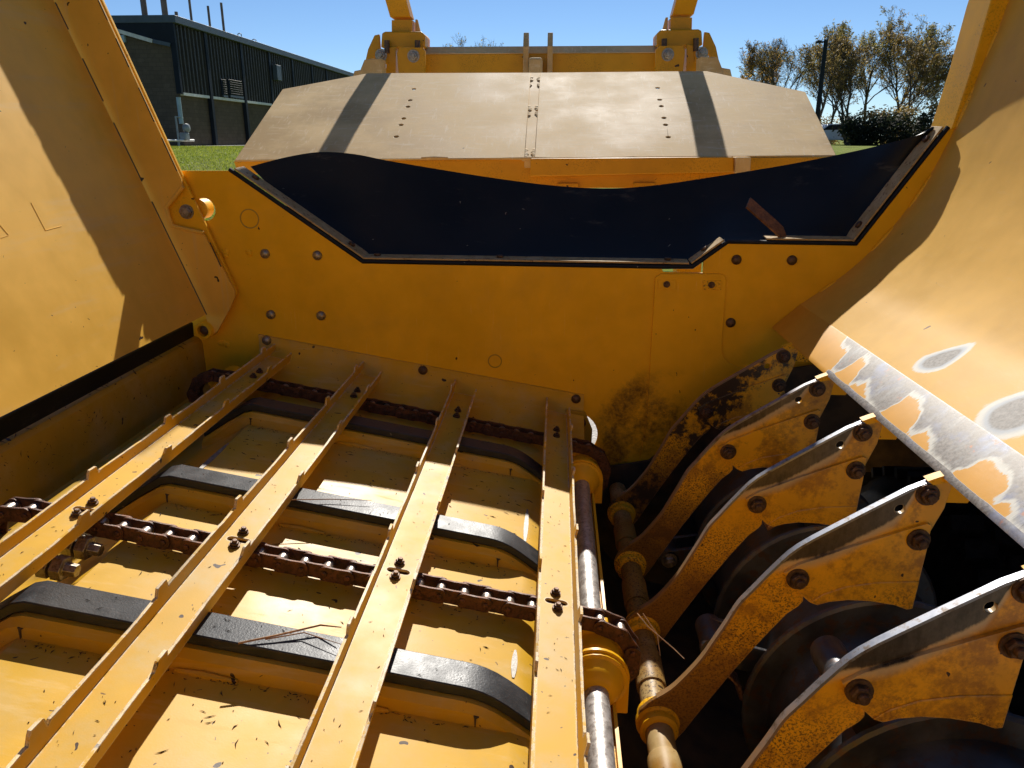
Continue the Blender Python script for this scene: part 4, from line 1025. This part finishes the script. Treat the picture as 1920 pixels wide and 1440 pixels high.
# arm brackets, mirrored about the lift's middle
XM = at(1012.5, 100, YB).x
def q4(u, v, Y=YB): p = at(u, v, Y); return (p.x - XM, p.z)
def arm_side(sg):
    def X(x): return XM + sg * x if sg > 0 else XM - x
    def pl(pts, y0, y1, name, mat, bev=0.003, parent=lift):
        P = [q4(u, v, y0) for u, v in pts]
        f = (lambda p: Vector((XM + p[0], y0, p[1]))) if sg > 0 else (lambda p: Vector((XM - p[0], y0, p[1])))
        b_ = (lambda p: Vector((XM + p[0], y1, p[1]))) if sg > 0 else (lambda p: Vector((XM - p[0], y1, p[1])))
        return MB().plate(P, f, b_).build(name, M[mat], parent, bevel=bev)
    a = pl([(748, 89), (793, 89), (797, 96), (797, 150), (748, 150), (744, 100)], YB - 0.10, YB - 0.075, 'bracket_plate', 'yellow_lift')
    c = q4(775, 105, YB - 0.105); bolt(ME_BIG, 'nut', a, Vector((XM + (c[0] if sg > 0 else -c[0]), YB - 0.101, c[1])), TOWARDS)
    b = pl([(716, 62), (722, 59), (790, 59), (797, 66), (797, 89), (714, 89)], YB - 0.04, YB + 0.12, 'foot_plate', 'yellow_lift', 0.006)
    for u in (726, 783):
        p0, p1 = q4(u, 76, YB - 0.06), q4(u, 100, YB - 0.06)
        MB().tube([Vector((XM + sg*abs(p0[0]) * (1 if sg > 0 else 1) if False else XM + (p0[0] if sg > 0 else -p0[0]), YB - 0.065, p0[1])), Vector((XM + (p1[0] if sg > 0 else -p1[0]), YB - 0.065, p1[1]))], 0.0135, 12).build('clamp_rod', M['bolt_dark'], b)
    d = pl([(703, 92), (727, 92), (727, 120), (703, 120)], YB - 0.07, YB - 0.05, 'inner_plate', 'yellow_lift')
    c = q4(714, 103, YB - 0.08); bolt(ME_BIG, 'nut', d, Vector((XM + (c[0] if sg > 0 else -c[0]), YB - 0.071, c[1])), TOWARDS)
    pl([(683, 112), (694, 110), (716, 110), (716, 150), (668, 150)], YB - 0.20, YB - 0.10, 'stub_tube', 'hood', 0.010)
    pl([(690, 92), (702, 66), (711, 64), (713, 95), (705, 100), (690, 140), (679, 140)], YB - 0.03, YB - 0.005, 'gusset', 'yellow_lift')
    pl([(725, 90), (742, 86), (742, 150), (723, 150)], YB - 0.06, YB + 0.10, 'web_plate', 'yellow_lift')
    pl([(664, 133), (680, 130), (700, 130), (700, 150), (660, 150)], YB, YB + 0.12, 'side_stub', 'hood', 0.004)
    # arm: box section rising, leaning back over the tub
    pts = [q4(754, 60), q4(754, 38), q4(752, 33), q4(742, -20), q4(742, -260)]
    ys = [YB + 0.04, YB + 0.04, YB + 0.03, YB - 0.05, YB - 0.20]
    mb = MB(); rows = []
    for (x, z), yy in zip(pts, ys):
        x = x if sg > 0 else -x
        rows.append([Vector((XM + x - 0.052, yy - 0.05, z)), Vector((XM + x + 0.052, yy - 0.05, z)), Vector((XM + x + 0.052, yy + 0.06, z)), Vector((XM + x - 0.052, yy + 0.06, z)), Vector((XM + x - 0.052, yy - 0.05, z))])
    lo = MB().grid(rows[:2]); lo.build('arm_socket', M['yellow_lift'], lift, bevel=0.003)
    up_ = MB().grid(rows[2:]); up_.f.append((3, 2, 1, 0)); up_.f.append((10, 11, 12, 13)); up_.build('lift_arm', M['yellow_lift'], lift, bevel=0.003, angle=50)
    # thin side fin along the arm
    fp_ = [q4(776, 34), q4(780, 34), q4(786, 59), q4(776, 59)]
    f = (lambda p: Vector((XM + (p[0] if sg > 0 else -p[0]), YB + 0.04, p[1]))); b_ = (lambda p: Vector((XM + (p[0] if sg > 0 else -p[0]), YB + 0.06, p[1])))
    MB().plate(fp_, f, b_).build('arm_fin', M['hood'], lift, bevel=0.002)
ME_BIG = hw_nut(0.019, 1.6).mesh('nut', M['bolt'], angle=30)
arm_side(1); arm_side(-1)

# ------------------------------------------------------------------ building on the rise at the left
YB0 = 42.0; BX = -0.474 * YB0; BASE = 1.68; YEND = 128.0
def bz(r): return H + r * YB0                          # height from the photo's angle at the near corner
ZT, ZP = bz(0.139), bz(0.057)
bld = thing('industrial_building', 'long dark brown block building with ribbed navy metal cladding and roof pipes', 'building', (BX - 8, YB0 + 20, BASE))
g = G('brown painted block wall')
xw, yw, zw = g.xyz()
br_ = g.N.new('ShaderNodeTexBrick'); br_.offset = 0.5
cmb = g.N.new('ShaderNodeCombineXYZ'); g.put(cmb.inputs[0], g.math('ADD', xw, yw)); g.put(cmb.inputs[1], zw); g.t.links.new(cmb.outputs[0], br_.inputs['Vector'])
br_.inputs['Scale'].default_value = 1.0; br_.inputs['Brick Width'].default_value = 0.41; br_.inputs['Row Height'].default_value = 0.205; br_.inputs['Mortar Size'].default_value = 0.008
br_.inputs['Color1'].default_value = (0.105, 0.080, 0.058, 1); br_.inputs['Color2'].default_value = (0.125, 0.095, 0.068, 1); br_.inputs['Mortar'].default_value = (0.075, 0.060, 0.045, 1)
n1 = g.noise(0.9, 6, 0.7); n2 = g.noise(2.2, 6, 0.75)
c = g.mix(g.math('MULTIPLY', g.rng(n2, 0.52, 0.72), 0.35), br_.outputs['Color'], (0.20, 0.15, 0.11))
c = g.mix(g.math('MULTIPLY', g.rng(n1, 0.5, 0.7), 0.3), c, (0.035, 0.027, 0.02))
M['block'] = g.done(c, 0.9, 0, g.bump(br_.outputs['Fac'], 0.25, 0.02), 0.08)
M['navy'] = simple('navy sheet metal', (0.014, 0.018, 0.026), 0.6, 0.0, 0.2, 1.2, 0.05, 0.12)
M['rib'] = simple('bronze ribbed cladding', (0.045, 0.040, 0.035), 0.6, 0.0, 0.25, 1.5, 0.05, 0.15)
M['trim'] = simple('grey blue roof trim', (0.075, 0.095, 0.12), 0.5, 0.0, 0.15, 2, 0.05, 0.2)
M['pale'] = simple('pale sheet metal trim', (0.60, 0.58, 0.53), 0.5, 0.0, 0.15, 3, 0.05)
M['pipe_blue'] = simple('pale blue pipe paint', (0.30, 0.40, 0.45), 0.5, 0, 0.15, 3, 0.05)
M['stack'] = simple('rusty stack steel', (0.20, 0.14, 0.10), 0.6, 0.3, 0.35, 2.5, 0.1)
M['grey_metal'] = simple('grey meter paint', (0.26, 0.27, 0.27), 0.5, 0.2, 0.2, 6, 0.1)
MB().box((BX - 30, YB0, BASE - 1.5), (BX, YEND, ZP + 0.15)).build('block_wall', M['block'], bld)
MB().box((BX - 30, YB0 + 0.02, ZP + 0.15), (BX - 0.02, YEND, ZT - 0.1)).build('upper_wall', M['block'], bld)
# ribbed cladding in bays: real corrugation
DS = [YB0 + 0.15]
def ywall(u): # distance of the wall point seen at pixel column u near the horizon
    d = ray(u, 180); return BX / d.x
bays_u = [330, 415, 478, 529, 570, 605, 630]
bays = [YB0 + 0.1] + [ywall(u) for u in (417, 480, 530, 571, 606, 632)] + [YEND]
for i, (y0, y1) in enumerate(zip(bays, bays[1:])):
    n = max(4, min(120, int((y1 - y0) / 0.42))); rows = [[], []]
    for k in range(n):
        t0 = y0 + (y1 - y0) * k / n; s_ = (y1 - y0) / n
        for (fy, fx) in ((0, 0.05), (0.45, 0.05), (0.55, 0.17), (0.90, 0.17), (1.0, 0.05)):
            yy = t0 + s_ * fy
            for r_, zz in enumerate((ZP, ZT - 0.16)): rows[r_].append(Vector((BX + fx, yy, zz)))
    MB().grid(rows).build('ribbed_cladding', M['rib'], bld, smooth=False)
    MB().box((BX, y0 + 0.1, ZP - 0.16), (BX + 0.20, y1 - 0.25, ZP - 0.02)).build('base_trim', M['pale'] if i in (0, 1, 2) else M['trim'], bld)
for y1 in bays[1:-1]:
    MB().box((BX + 0.02, y1 - 0.16, BASE), (BX + 0.24, y1 + 0.16, ZT - 0.12)).build('downspout', M['navy'], bld, bevel=0.02)
MB().box((BX - 30, YB0 - 0.12, ZT - 0.14), (BX + 0.36, YEND, ZT + 0.22)).build('eave_trim', M['trim'], bld, bevel=0.02)
MB().box((BX - 0.05, YB0 - 0.10, ZP - 0.1), (BX + 0.22, YB0 + 0.10, ZT - 0.15)).build('corner_trim', M['navy'], bld)
# louvres
for (y0, y1, nm) in ((ywall(437), ywall(445), 'louvre'), (ywall(450), ywall(474), 'louvre')):
    z0, z1 = at(450, 178, y0).z, at(450, 148, y0).z
    lv = MB().box((BX + 0.15, y0, z0), (BX + 0.24, y1, z1)).build(nm, M['navy'], bld, bevel=0.02)
    for k in range(7):
        zz = z0 + (z1 - z0) * (k + 0.5) / 7
        MB().obox(((BX + 0.26), (y0 + y1)/2, zz), (0.03, 0, 0.05), (0, (y1 - y0)/2 - 0.08, 0), (-0.008, 0, 0.005)).build('louvre_blade', M['navy'], lv)
    MB().box((BX + 0.22, y0, z0 - 0.12), (BX + 0.30, y1, z0)).build('sill', M['trim'], lv)
MB().box((BX + 0.18, bays[3] + 0.5, ZT - 1.9), (BX + 0.5, bays[3] + 1.4, ZT - 0.9)).build('wall_box', M['trim'], bld, bevel=0.03)
# gable facade: navy parapet with a sloped foot and pale flashing
fa = [(BX - 30, ZT + 0.18), (BX + 0.02, ZT + 0.18), (BX + 0.02, bz(0.139) - 2.0), (BX - 30, ZT + 2.4)]
def fpt(u, v): p = at(u, v, YB0 - 0.1); return (p.x, p.z)
MB().plate([(BX - 0.0, ZT + 0.10), (BX - 0.0, fpt(318, 84)[1]), fpt(288, 77), fpt(220, 57), fpt(150, 36), (fpt(150, 30)[0], ZT + 0.10)], lambda p: Vector((p[0], YB0 - 0.09, p[1])), lambda p: Vector((p[0], YB0 - 0.02, p[1]))).build('gable_fascia', M['navy'], bld)
a, b = at(286, 77, YB0 - 0.16), at(150, 37, YB0 - 0.16)
MB().obox((a + b)/2, (b - a)/2, (0, 0.04, 0), (0.02, 0, 0.09)).build('flashing', M['pale'], bld)
a, b = at(319, 84, YB0 - 0.16), at(287, 77, YB0 - 0.16)
MB().obox((a + b)/2, (b - a)/2, (0, 0.04, 0), (0.02, 0, 0.09)).build('flashing', M['trim'], bld)
MB().box((fpt(226, 66)[0], YB0 - 0.2, fpt(226, 80)[1]), (fpt(234, 66)[0], YB0, fpt(226, 66)[1])).build('wall_light', M['pipe_blue'], bld, bevel=0.02)
# roof pipes
def stack(u0, v0, u1, v1, Y, r, mat='stack', cap=False):
    a, b = at(u0, v0, Y), at(u1, v1, Y); x = a.x
    mb = MB().tube([(x, Y, ZT - 0.3), (x, Y, b.z)], r, 12)
    if cap: mb.lathe((x, Y, ZT + 0.2), (0, 0, 1), [(r*3.2, 0), (r*1.2, 0.5)], 12)
    mb.build('roof_stack', M[mat], bld)
stack(272, 30, 267, -30, YB0 + 6, 0.17); stack(310, 30, 306, -30, YB0 + 5, 0.17); stack(332, 38, 331, 22, YB0 + 4, 0.09)
stack(360, 45, 355, -15, YB0 + 9, 0.075); stack(395, 60, 390, 11, YB0 + 11, 0.075); stack(421, 68, 416, 5, YB0 + 12, 0.08, cap=True)
def hook(u, v0, Y, h, w=0.25, mat='grey_metal'):
    a = at(u, v0, Y); x = a.x
    MB().tube([(x, Y, ZT - 0.3), (x, Y, a.z - 0.12), (x, Y - 0.02, a.z), (x + w*0.5, Y - 0.02, a.z + 0.06), (x + w, Y - 0.02, a.z), (x + w, Y - 0.02, a.z - 0.16)], 0.035, 8).build('vent_hook', M[mat], bld)
hook(446, 64, YB0 + 17, 1); hook(473, 75, YB0 + 23, 1, 0.3); hook(508, 96, YB0 + 30, 0.4, 0.8, 'navy'); hook(553, 105, YB0 + 44, 1, 0.4)
# gas meter set against the wall
ym = ywall(351)
gm = thing('gas_meter', 'grey gas meter set with pale blue riser pipe against the brown block wall', 'gas meter', (BX + 0.35, ym, BASE))
p0 = at(349, 178, ym); p1 = at(354, 232, ym); mx = BX + 0.3
MB().tube([(mx, ym, ZP - 0.3), (mx, ym, p1.z)], 0.11, 12).build('riser_pipe', M['pipe_blue'], gm)
zc = at(357, 240, ym).z
MB().lathe((mx + 0.1, ym + 0.3, zc), (1, 0, 0), [(0.20, -0.12), (0.24, 0.0), (0.20, 0.12), (0.06, 0.16)], 18).build('regulator', M['grey_metal'], gm)
MB().box((mx - 0.18, ym - 0.05, zc - 0.62), (mx + 0.18, ym + 0.42, zc - 0.22)).build('meter_body', M['grey_metal'], gm, bevel=0.05)
MB().tube([(mx, ym - 2.6, zc - 0.62), (mx, ym + 1.2, zc - 0.62)], 0.06, 10).build('feed_pipe', M['pale'], gm)
MB().tube([(mx, ym - 0.55, zc - 0.95), (mx, ym - 0.55, zc + 0.55), (mx, ym + 0.2, zc + 0.5)], 0.05, 10).build('loop_pipe', M['grey_metal'], gm)
MB().tube([(mx, ym - 0.6, BASE - 0.2), (mx, ym - 0.6, zc - 0.6)], 0.05, 10).build('inlet_pipe', M['grey_metal'], gm)
MB().box((BX, YB0 - 1, BASE + 0.02), (BX + 0.9, bays[2], BASE + 0.10)).build('gravel_strip', M['gravel'])['kind'] = 'structure'

# ------------------------------------------------------------------ lamp posts
def lamp_post(u, v, Y, rad, arm, label):
    t = at(u, v, Y); b = gz(t.x, Y)
    lp = thing('lamp_post', label, 'lamp post', (t.x, Y, b), 'lamp posts beyond the machine')
    MB().tube([(t.x, Y, b), (t.x, Y, t.z)], [rad*1.25, rad], 12).build('pole', M['navy'], lp)
    MB().obox((t.x + arm*0.5, Y, t.z - 0.12), (abs(arm)*0.5, 0, 0.02), (0, 0.05, 0), (0, 0, 0.04)).build('arm', M['navy'], lp)
    MB().obox((t.x + arm*1.1, Y, t.z - 0.12), (abs(arm)*0.30, 0, 0.01), (0, 0.16, 0), (0, 0, 0.06)).build('lamp_head', M['navy'], lp, bevel=0.02)
lamp_post(1549, 74, 46, 0.11, -0.36, 'dark lamp post in front of the bare trees, right of the tan hood')
lamp_post(1793, 118, 75, 0.10, -0.75, 'distant lamp post with its head just left of the curved side, far right')

# ------------------------------------------------------------------ trees
g = G('grey brown bark'); n1 = g.noise(5, 5, 0.7)
M['bark'] = g.done(g.mix(n1, (0.045, 0.032, 0.022), (0.11, 0.085, 0.06)), 0.85)
def leafmat(name, a, b):   # thin leaf: part reflected, part transmitted
    g = G(name); n1 = g.noise(3.0, 2)
    c = g.mix(g.rng(n1, 0.35, 0.65), a, b)
    g.done(c, 0.6); tr = g.N.new('ShaderNodeBsdfTranslucent'); g.put(tr.inputs[0], c)
    mx_ = g.N.new('ShaderNodeMixShader'); mx_.inputs[0].default_value = 0.6
    g.t.links.new(g.p.outputs[0], mx_.inputs[1]); g.t.links.new(tr.outputs[0], mx_.inputs[2]); g.t.links.new(mx_.outputs[0], g.out.inputs[0]); return g.m
M['leaf_olive'] = leafmat('olive yellow leaves', (0.30, 0.26, 0.06), (0.42, 0.34, 0.10))
M['leaf_rust'] = leafmat('rusty autumn leaves', (0.26, 0.18, 0.055), (0.40, 0.28, 0.08))
M['leaf_gold'] = leafmat('golden autumn leaves', (0.50, 0.26, 0.04), (0.56, 0.34, 0.06))
M['leaf_dark'] = leafmat('dark evergreen leaves', (0.02, 0.028, 0.010), (0.045, 0.05, 0.016))
def tree(x, y, hgt, seed, spread, leaves, leaf_n, label, leaf_size=0.11, low=0.3, twig=1.0, lean=0.0, base=None, stems=1):
    rr = random.Random(seed)
    b = gz(x, y) if base is None else base
    root = thing('tree', label, 'tree', (x, y, b), 'trees on the right and behind the lift')
    wood = MB(); tips = []
    def grow(p, d, L, r, lvl):
        n = 4 if lvl < 3 else 3
        pts = [p]; rad = [r]; dd = d.copy()
        for i in range(n):
            dd = (dd + Vector((rr.gauss(0, .16), rr.gauss(0, .16), rr.gauss(0.05, .10)))).normalized()
            pts.append(pts[-1] + dd * (L / n)); rad.append(r * (1 - 0.62 * (i + 1) / n))
        wood.tube(pts, [max(q, 0.006) for q in rad], 6 if lvl < 2 else (4 if lvl < 4 else 3), caps=False)
        if lvl >= 3: tips.extend(pts[1:])
        if lvl == 5: return
        k = (7, 6, 5, 4, 3)[lvl]
        for i in range(k):
            t = (low if lvl == 0 else 0.22) + (1 - (low if lvl == 0 else 0.22)) * (i + rr.random()) / k
            q = min(int(t * n), n - 1); pp = pts[q].lerp(pts[q+1], t*n - q)
            az = rr.uniform(0, 2*math.pi); sp = spread * rr.uniform(0.7, 1.2)
            side = Vector((math.cos(az), math.sin(az), 0)); side = (side - dd * side.dot(dd)).normalized()
            nd = (dd * math.cos(sp) + side * math.sin(sp) + Vector((0, 0, 0.22))).normalized()
            grow(pp, nd, L * rr.uniform(0.50, 0.70) * (1.10 - 0.38 * t), max(rad[q] * 0.55, 0.006), lvl + 1)
    for s_ in range(stems):
        off = Vector((rr.uniform(-.5, .5), rr.uniform(-.5, .5), 0)) * (stems > 1)
        grow(Vector((x, y, b - 0.1)) + off, Vector((lean + rr.gauss(0, .12)*(stems > 1), 0, 1)).normalized(), hgt * 0.74, hgt * 0.017, 0)
    wood.build('trunk_and_limbs', M['bark'], root, origin=Vector((x, y, b)), smooth=False, recalc=False)
    lm = MB()
    for i in range(leaf_n):
        p = rr.choice(tips) + Vector((rr.gauss(0, .10), rr.gauss(0, .10), rr.gauss(0, .10)))
        a_ = Vector((rr.gauss(0, 1), rr.gauss(0, 1), rr.gauss(0, 1))).normalized(); s_ = leaf_size * rr.uniform(0.5, 1.3)
        c_ = a_.orthogonal().normalized()
        lm.add([p - a_*s_, p + c_*s_*0.45, p + a_*s_, p - c_*s_*0.45], [(0, 1, 2, 3)])
    if leaf_n: lm.build('crown', M[leaves], root, origin=Vector((x, y, b)), smooth=False, recalc=False)
    return root
def tx(u, Y): return at(u, 200, Y).x
def th(v, Y): return at(1045, v, Y).z - 1.75
tree(tx(1665, 60), 60, th(55, 60), 3, 0.62, 'leaf_olive', 2600, 'tallest tree, bare upper limbs with thin olive leaves, right of the lamp post', low=0.35)
tree(tx(1595, 58), 58, th(85, 58), 5, 0.62, 'leaf_rust', 3200, 'rust leaved tree with dark double trunk just right of the lamp post', stems=2)
tree(tx(1530, 62), 62, th(60, 62), 8, 0.55, 'leaf_olive', 3000, 'slender olive leaved tree directly behind the lamp post')
tree(tx(1475, 64), 64, th(75, 64), 13, 0.6, 'leaf_rust', 900, 'mostly bare brown tree above the right corner of the hood')
tree(tx(1425, 66), 66, th(118, 66), 21, 0.6, 'leaf_gold', 700, 'small golden leaved tree peeping over the right end of the hood', leaf_size=0.13)
tree(tx(1720, 57), 57, th(90, 57), 34, 0.70, 'leaf_rust', 3400, 'wide twiggy brown tree beside the curved side panel')
tree(tx(1760, 63), 63, th(120, 63), 55, 0.7, 'leaf_olive', 1800, 'low spreading tree half hidden by the curved side panel')
tree(tx(1625, 70), 70, th(70, 70), 56, 0.6, 'leaf_olive', 3600, 'pale olive tree standing behind the rust leaved double trunk')
tree(tx(1560, 66), 66, th(110, 66), 57, 0.65, 'leaf_rust', 2200, 'lower brown tree behind the white car')
tree(tx(1500, 72), 72, th(85, 72), 58, 0.62, 'leaf_olive', 2600, 'pale olive tree left of the lamp post, behind the bare brown one')
tree(tx(1690, 68), 68, th(78, 68), 59, 0.62, 'leaf_rust', 2800, 'brown leaved tree behind the tallest bare limbed tree')
tree(tx(890, 95), 95, th(72, 95), 89, 0.6, 'leaf_olive', 500, 'far bare treetop showing above the cross beam, left of its fins', leaf_size=0.14)
tree(tx(985, 99), 99, th(82, 99), 90, 0.6, 'leaf_olive', 300, 'far low treetop just above the cross beam near the left fin', leaf_size=0.14)
def shrub(u, v, Y, w, mat, seed, label, n=2600):
    rr = random.Random(seed); c = at(u, 262, Y); t = at(u, v, Y); b = gz(c.x, Y); h = t.z - b
    root = thing('shrub', label, 'shrub', (c.x, Y, b), 'shrubs below the trees')
    lm = MB(); st_ = MB()
    cl = [Vector((rr.uniform(-w, w), rr.uniform(-w*.5, w*.5), rr.uniform(0.15, 0.95) * h)) for _ in range(26)]
    for q in cl:
        st_.tube([(c.x + q.x*0.3, Y + q.y*0.3, b), (c.x + q.x*0.7, Y + q.y*0.7, b + q.z*0.6), (c.x + q.x, Y + q.y, b + q.z)], [0.03, 0.02, 0.008], 4, caps=False)
    for i in range(n):
        q = rr.choice(cl); p = Vector((c.x, Y, b)) + q * 1.0 + Vector((rr.gauss(0, .28), rr.gauss(0, .28), rr.gauss(0, .22)))
        p.z = max(p.z, b + 0.02)
        a_ = Vector((rr.gauss(0, 1), rr.gauss(0, 1), rr.gauss(0, 1))).normalized(); s_ = 0.13 * rr.uniform(0.5, 1.3); c_ = a_.orthogonal().normalized()
        lm.add([p - a_*s_, p + c_*s_*0.5, p + a_*s_, p - c_*s_*0.5], [(0, 1, 2, 3)])
    st_.build('stems', M['bark'], root, smooth=False, recalc=False)
    lm.build('foliage', M[mat], root, smooth=False, recalc=False)
shrub(1625, 222, 52, 1.3, 'leaf_dark', 1, 'dark green shrub at the foot of the tall tree')
shrub(1690, 215, 52, 1.5, 'leaf_dark', 2, 'dark green shrub next to the clamp strip of the curved side')
shrub(1655, 205, 55, 1.8, 'leaf_rust', 3, 'brown leaved undergrowth behind the dark shrubs', 2200)
shrub(1735, 195, 55, 1.6, 'leaf_rust', 4, 'brown leaved undergrowth close to the curved side panel', 2000)
shrub(1545, 215, 68, 1.8, 'leaf_rust', 5, 'brown undergrowth behind the white car', 1800)

# ------------------------------------------------------------------ white car parked by the trees
cy_ = 60.0; cx = at(1558, 262, cy_).x; cb = gz(cx, cy_)
car = thing('parked_car', 'white car parked under the trees, mostly hidden by the hood', 'car', (cx, cy_, cb))
M['white_paint'] = simple('white car paint', (0.78, 0.79, 0.80), 0.3, 0, 0.05, 2, 0.0)
M['car_glass'] = simple('dark car glass', (0.02, 0.025, 0.03), 0.1, 0, 0.2, 2, 0.0)
prof = [(-2.2, 0.32), (-2.2, 0.75), (-1.9, 0.92), (-1.1, 1.0), (-0.55, 1.42), (0.9, 1.46), (1.75, 1.02), (2.15, 0.95), (2.2, 0.4), (2.1, 0.3)]
MB().plate(prof, lambda p: Vector((cx + p[0], cy_ - 0.85, cb + p[1])), lambda p: Vector((cx + p[0], cy_ + 0.85, cb + p[1]))).build('car_body', M['white_paint'], car, bevel=0.08, seg=3)
MB().plate([(-0.95, 1.02), (-0.50, 1.36), (0.85, 1.40), (1.5, 1.04)], lambda p: Vector((cx + p[0], cy_ - 0.862, cb + p[1])), lambda p: Vector((cx + p[0], cy_ - 0.84, cb + p[1]))).build('side_window', M['car_glass'], car)
for wx in (-1.35, 1.35):
    w_o = MB().lathe((cx + wx, cy_ - 0.70, cb + 0.33), (0, -1, 0), [(0.33, 0), (0.33, 0.17), (0.28, 0.19)], 22).build('car_wheel', M['tyre'], car)
    MB().lathe((cx + wx, cy_ - 0.89, cb + 0.33), (0, -1, 0), [(0.21, 0), (0.20, 0.01), (0.05, 0.02)], 18).build('rim', M['grey_metal'], w_o)

# ------------------------------------------------------------------ straw stalks lying in the tub
def stalk(pts, off, r, label, cat='straw'):
    P = [onweb(u, v, o_) for (u, v), o_ in zip(pts, off)]
    o = MB().tube(P, [r] * (len(P)-1) + [r*0.5], 6).build('straw_stalk', M['straw'], None)
    tag(o, label, cat)
stalk([(447, 1206), (520, 1191), (601, 1172), (640, 1176)], [0.0, 0.004, 0.008, 0.016], 0.0016, 'long forked straw stalk lying across the nearest black wear bar')
stalk([(497, 1199), (570, 1186), (640, 1208)], [0.001, 0.005, 0.008], 0.0010, 'thin dark straw stem crossing the forked stalk on the nearest wear bar')
stalk([(545, 937), (620, 936), (697, 938)], [0.004, 0.004, 0.006], 0.0011, 'thin straw stem lying along the middle black wear bar')
stalk([(410, 1317), (440, 1305), (471, 1296)], [-0.062, -0.060, -0.056], 0.0018, 'short straw stub on the sunlit floor pan below the forked stalk')
stalk([(526, 1390), (541, 1380), (558, 1378)], [-0.062, -0.06, -0.062], 0.0011, 'small curled straw bit on the floor pan between the second and third slats')
for i, pts in enumerate([[(1195, 1150), (1215, 1175), (1262, 1215), (1283, 1235)], [(1205, 1150), (1232, 1190), (1238, 1230)]]):
    P = [at(u, v, 1.27 - 0.03*k) for k, (u, v) in enumerate(pts)]
    tag(MB().tube(P, [0.0012]*3 + [0.0006] if len(P) == 4 else [0.0012]*2 + [0.0006], 5).build('straw_stalk', M['straw'], None), ['longer dry stem hanging from the rack pivot shaft into the dark', 'shorter dry stem hanging straight down from the rack pivot shaft'][i], 'straw')

# loose chaff: dark crumbs and slivers, uncountable
mb = MB(); rr = random.Random(5)
def sliver(p, n, L, w):
    a = n.orthogonal().normalized(); b = n.cross(a); an = rr.uniform(0, 6.28)
    d = (a*math.cos(an) + b*math.sin(an)); e = n.cross(d)
    bend = e * rr.uniform(-.25, .25) * L
    q = p + n * 0.0008
    mb.add([q - d*L, q - e*w + bend, q + d*L, q + e*w + bend, q + n*w*1.2 + bend], [(0,1,4), (1,2,4), (2,3,4), (3,0,4)])
for i in range(520):                                   # floor pan
    x = rr.uniform(-0.76, -0.06); yv = rr.uniform(0.6, 2.1)
    sliver(W(x, yv, pan(x)), FN, rr.choice([0.0015, 0.002, 0.003, 0.006, 0.009]), rr.uniform(0.0006, 0.0012))
for sx in SX:                                          # slat webs
    for i in range(70):
        yv = rr.uniform(0.6, 2.15); dx = rr.gauss(0, 0.015)
        if abs(dx) < 0.028: sliver(W(sx + dx, yv, zs(sx + dx)), FN, rr.choice([0.001, 0.0015, 0.002, 0.004]), rr.uniform(0.0004, 0.0008))
sn_ = Vector((1, 0, 0.02)).normalized()
for i in range(750):                                   # clinging to the sill face and ledge
    yv = rr.uniform(0.9, 2.2); zz = -0.735 + 0.125 * (rr.random()**1.3)
    sliver(W(-1.0885 + 0.002*rr.random(), yv, zz), sn_, rr.choice([0.003, 0.005, 0.008, 0.012]), rr.uniform(0.0006, 0.0014))
for i in range(60):
    yv = rr.uniform(0.9, 2.2); sliver(W(rr.uniform(-1.125, -1.097), yv, -0.578), Vector((0.35, 0, 0.94)).normalized(), rr.choice([0.004, 0.008, 0.012]), 0.0012)
for yc in (1.835, 1.397, 0.957):
    for i in range(26):
        x = rr.uniform(-0.75, -0.11); sliver(W(x, yc + rr.uniform(-0.03, 0.03), zs(x) - 0.0028), FN, rr.choice([0.002, 0.003, 0.006]), 0.0007)
for yc in (1.835, 1.397, 0.957):                       # drifted along the feet of the ribs
    for sd in (-1, 1):
        for i in range(110):
            x = rr.uniform(-0.76, -0.09); sliver(W(x, yc + sd * (0.052 + abs(rr.gauss(0, 0.007))), pan(x)), FN, rr.choice([0.0015, 0.002, 0.003, 0.005]), rr.uniform(0.0005, 0.0011))
for i in range(160):                                   # and under the near chain
    x = rr.uniform(-0.75, -0.08); sliver(W(x, 1.193 + rr.gauss(0, 0.02), pan(x)), FN, rr.choice([0.0015, 0.002, 0.004]), 0.0009)
o = mb.build('chaff', M['chaff'], None, smooth=False, recalc=False); o['kind'] = 'stuff'; o['label'] = 'dark chaff crumbs scattered over floor pan, slats and sill'; o['category'] = 'chaff'

# grass blades on the rise that shows between the left side and the hood
mb = MB(); rr = random.Random(9)
for i in range(26000):
    yv = rr.uniform(16, 41.5); xv = yv * rr.uniform(-0.56, -0.33)
    b = gz(xv, yv); h_ = rr.uniform(0.03, 0.085); w_ = 0.012; an = rr.uniform(0, 3.14)
    mb.add([(xv - w_*math.cos(an), yv - w_*math.sin(an), b), (xv + w_*math.cos(an), yv + w_*math.sin(an), b), (xv + rr.gauss(0, .03), yv + rr.gauss(0, .03), b + h_)], [(0, 1, 2)])
M['blade'] = leafmat('grass blades', (0.14, 0.19, 0.015), (0.28, 0.31, 0.04))
o = mb.build('grass', M['blade'], None, smooth=False, recalc=False); o['kind'] = 'stuff'; o['label'] = 'short green lawn rising to the brown building'; o['category'] = 'grass'
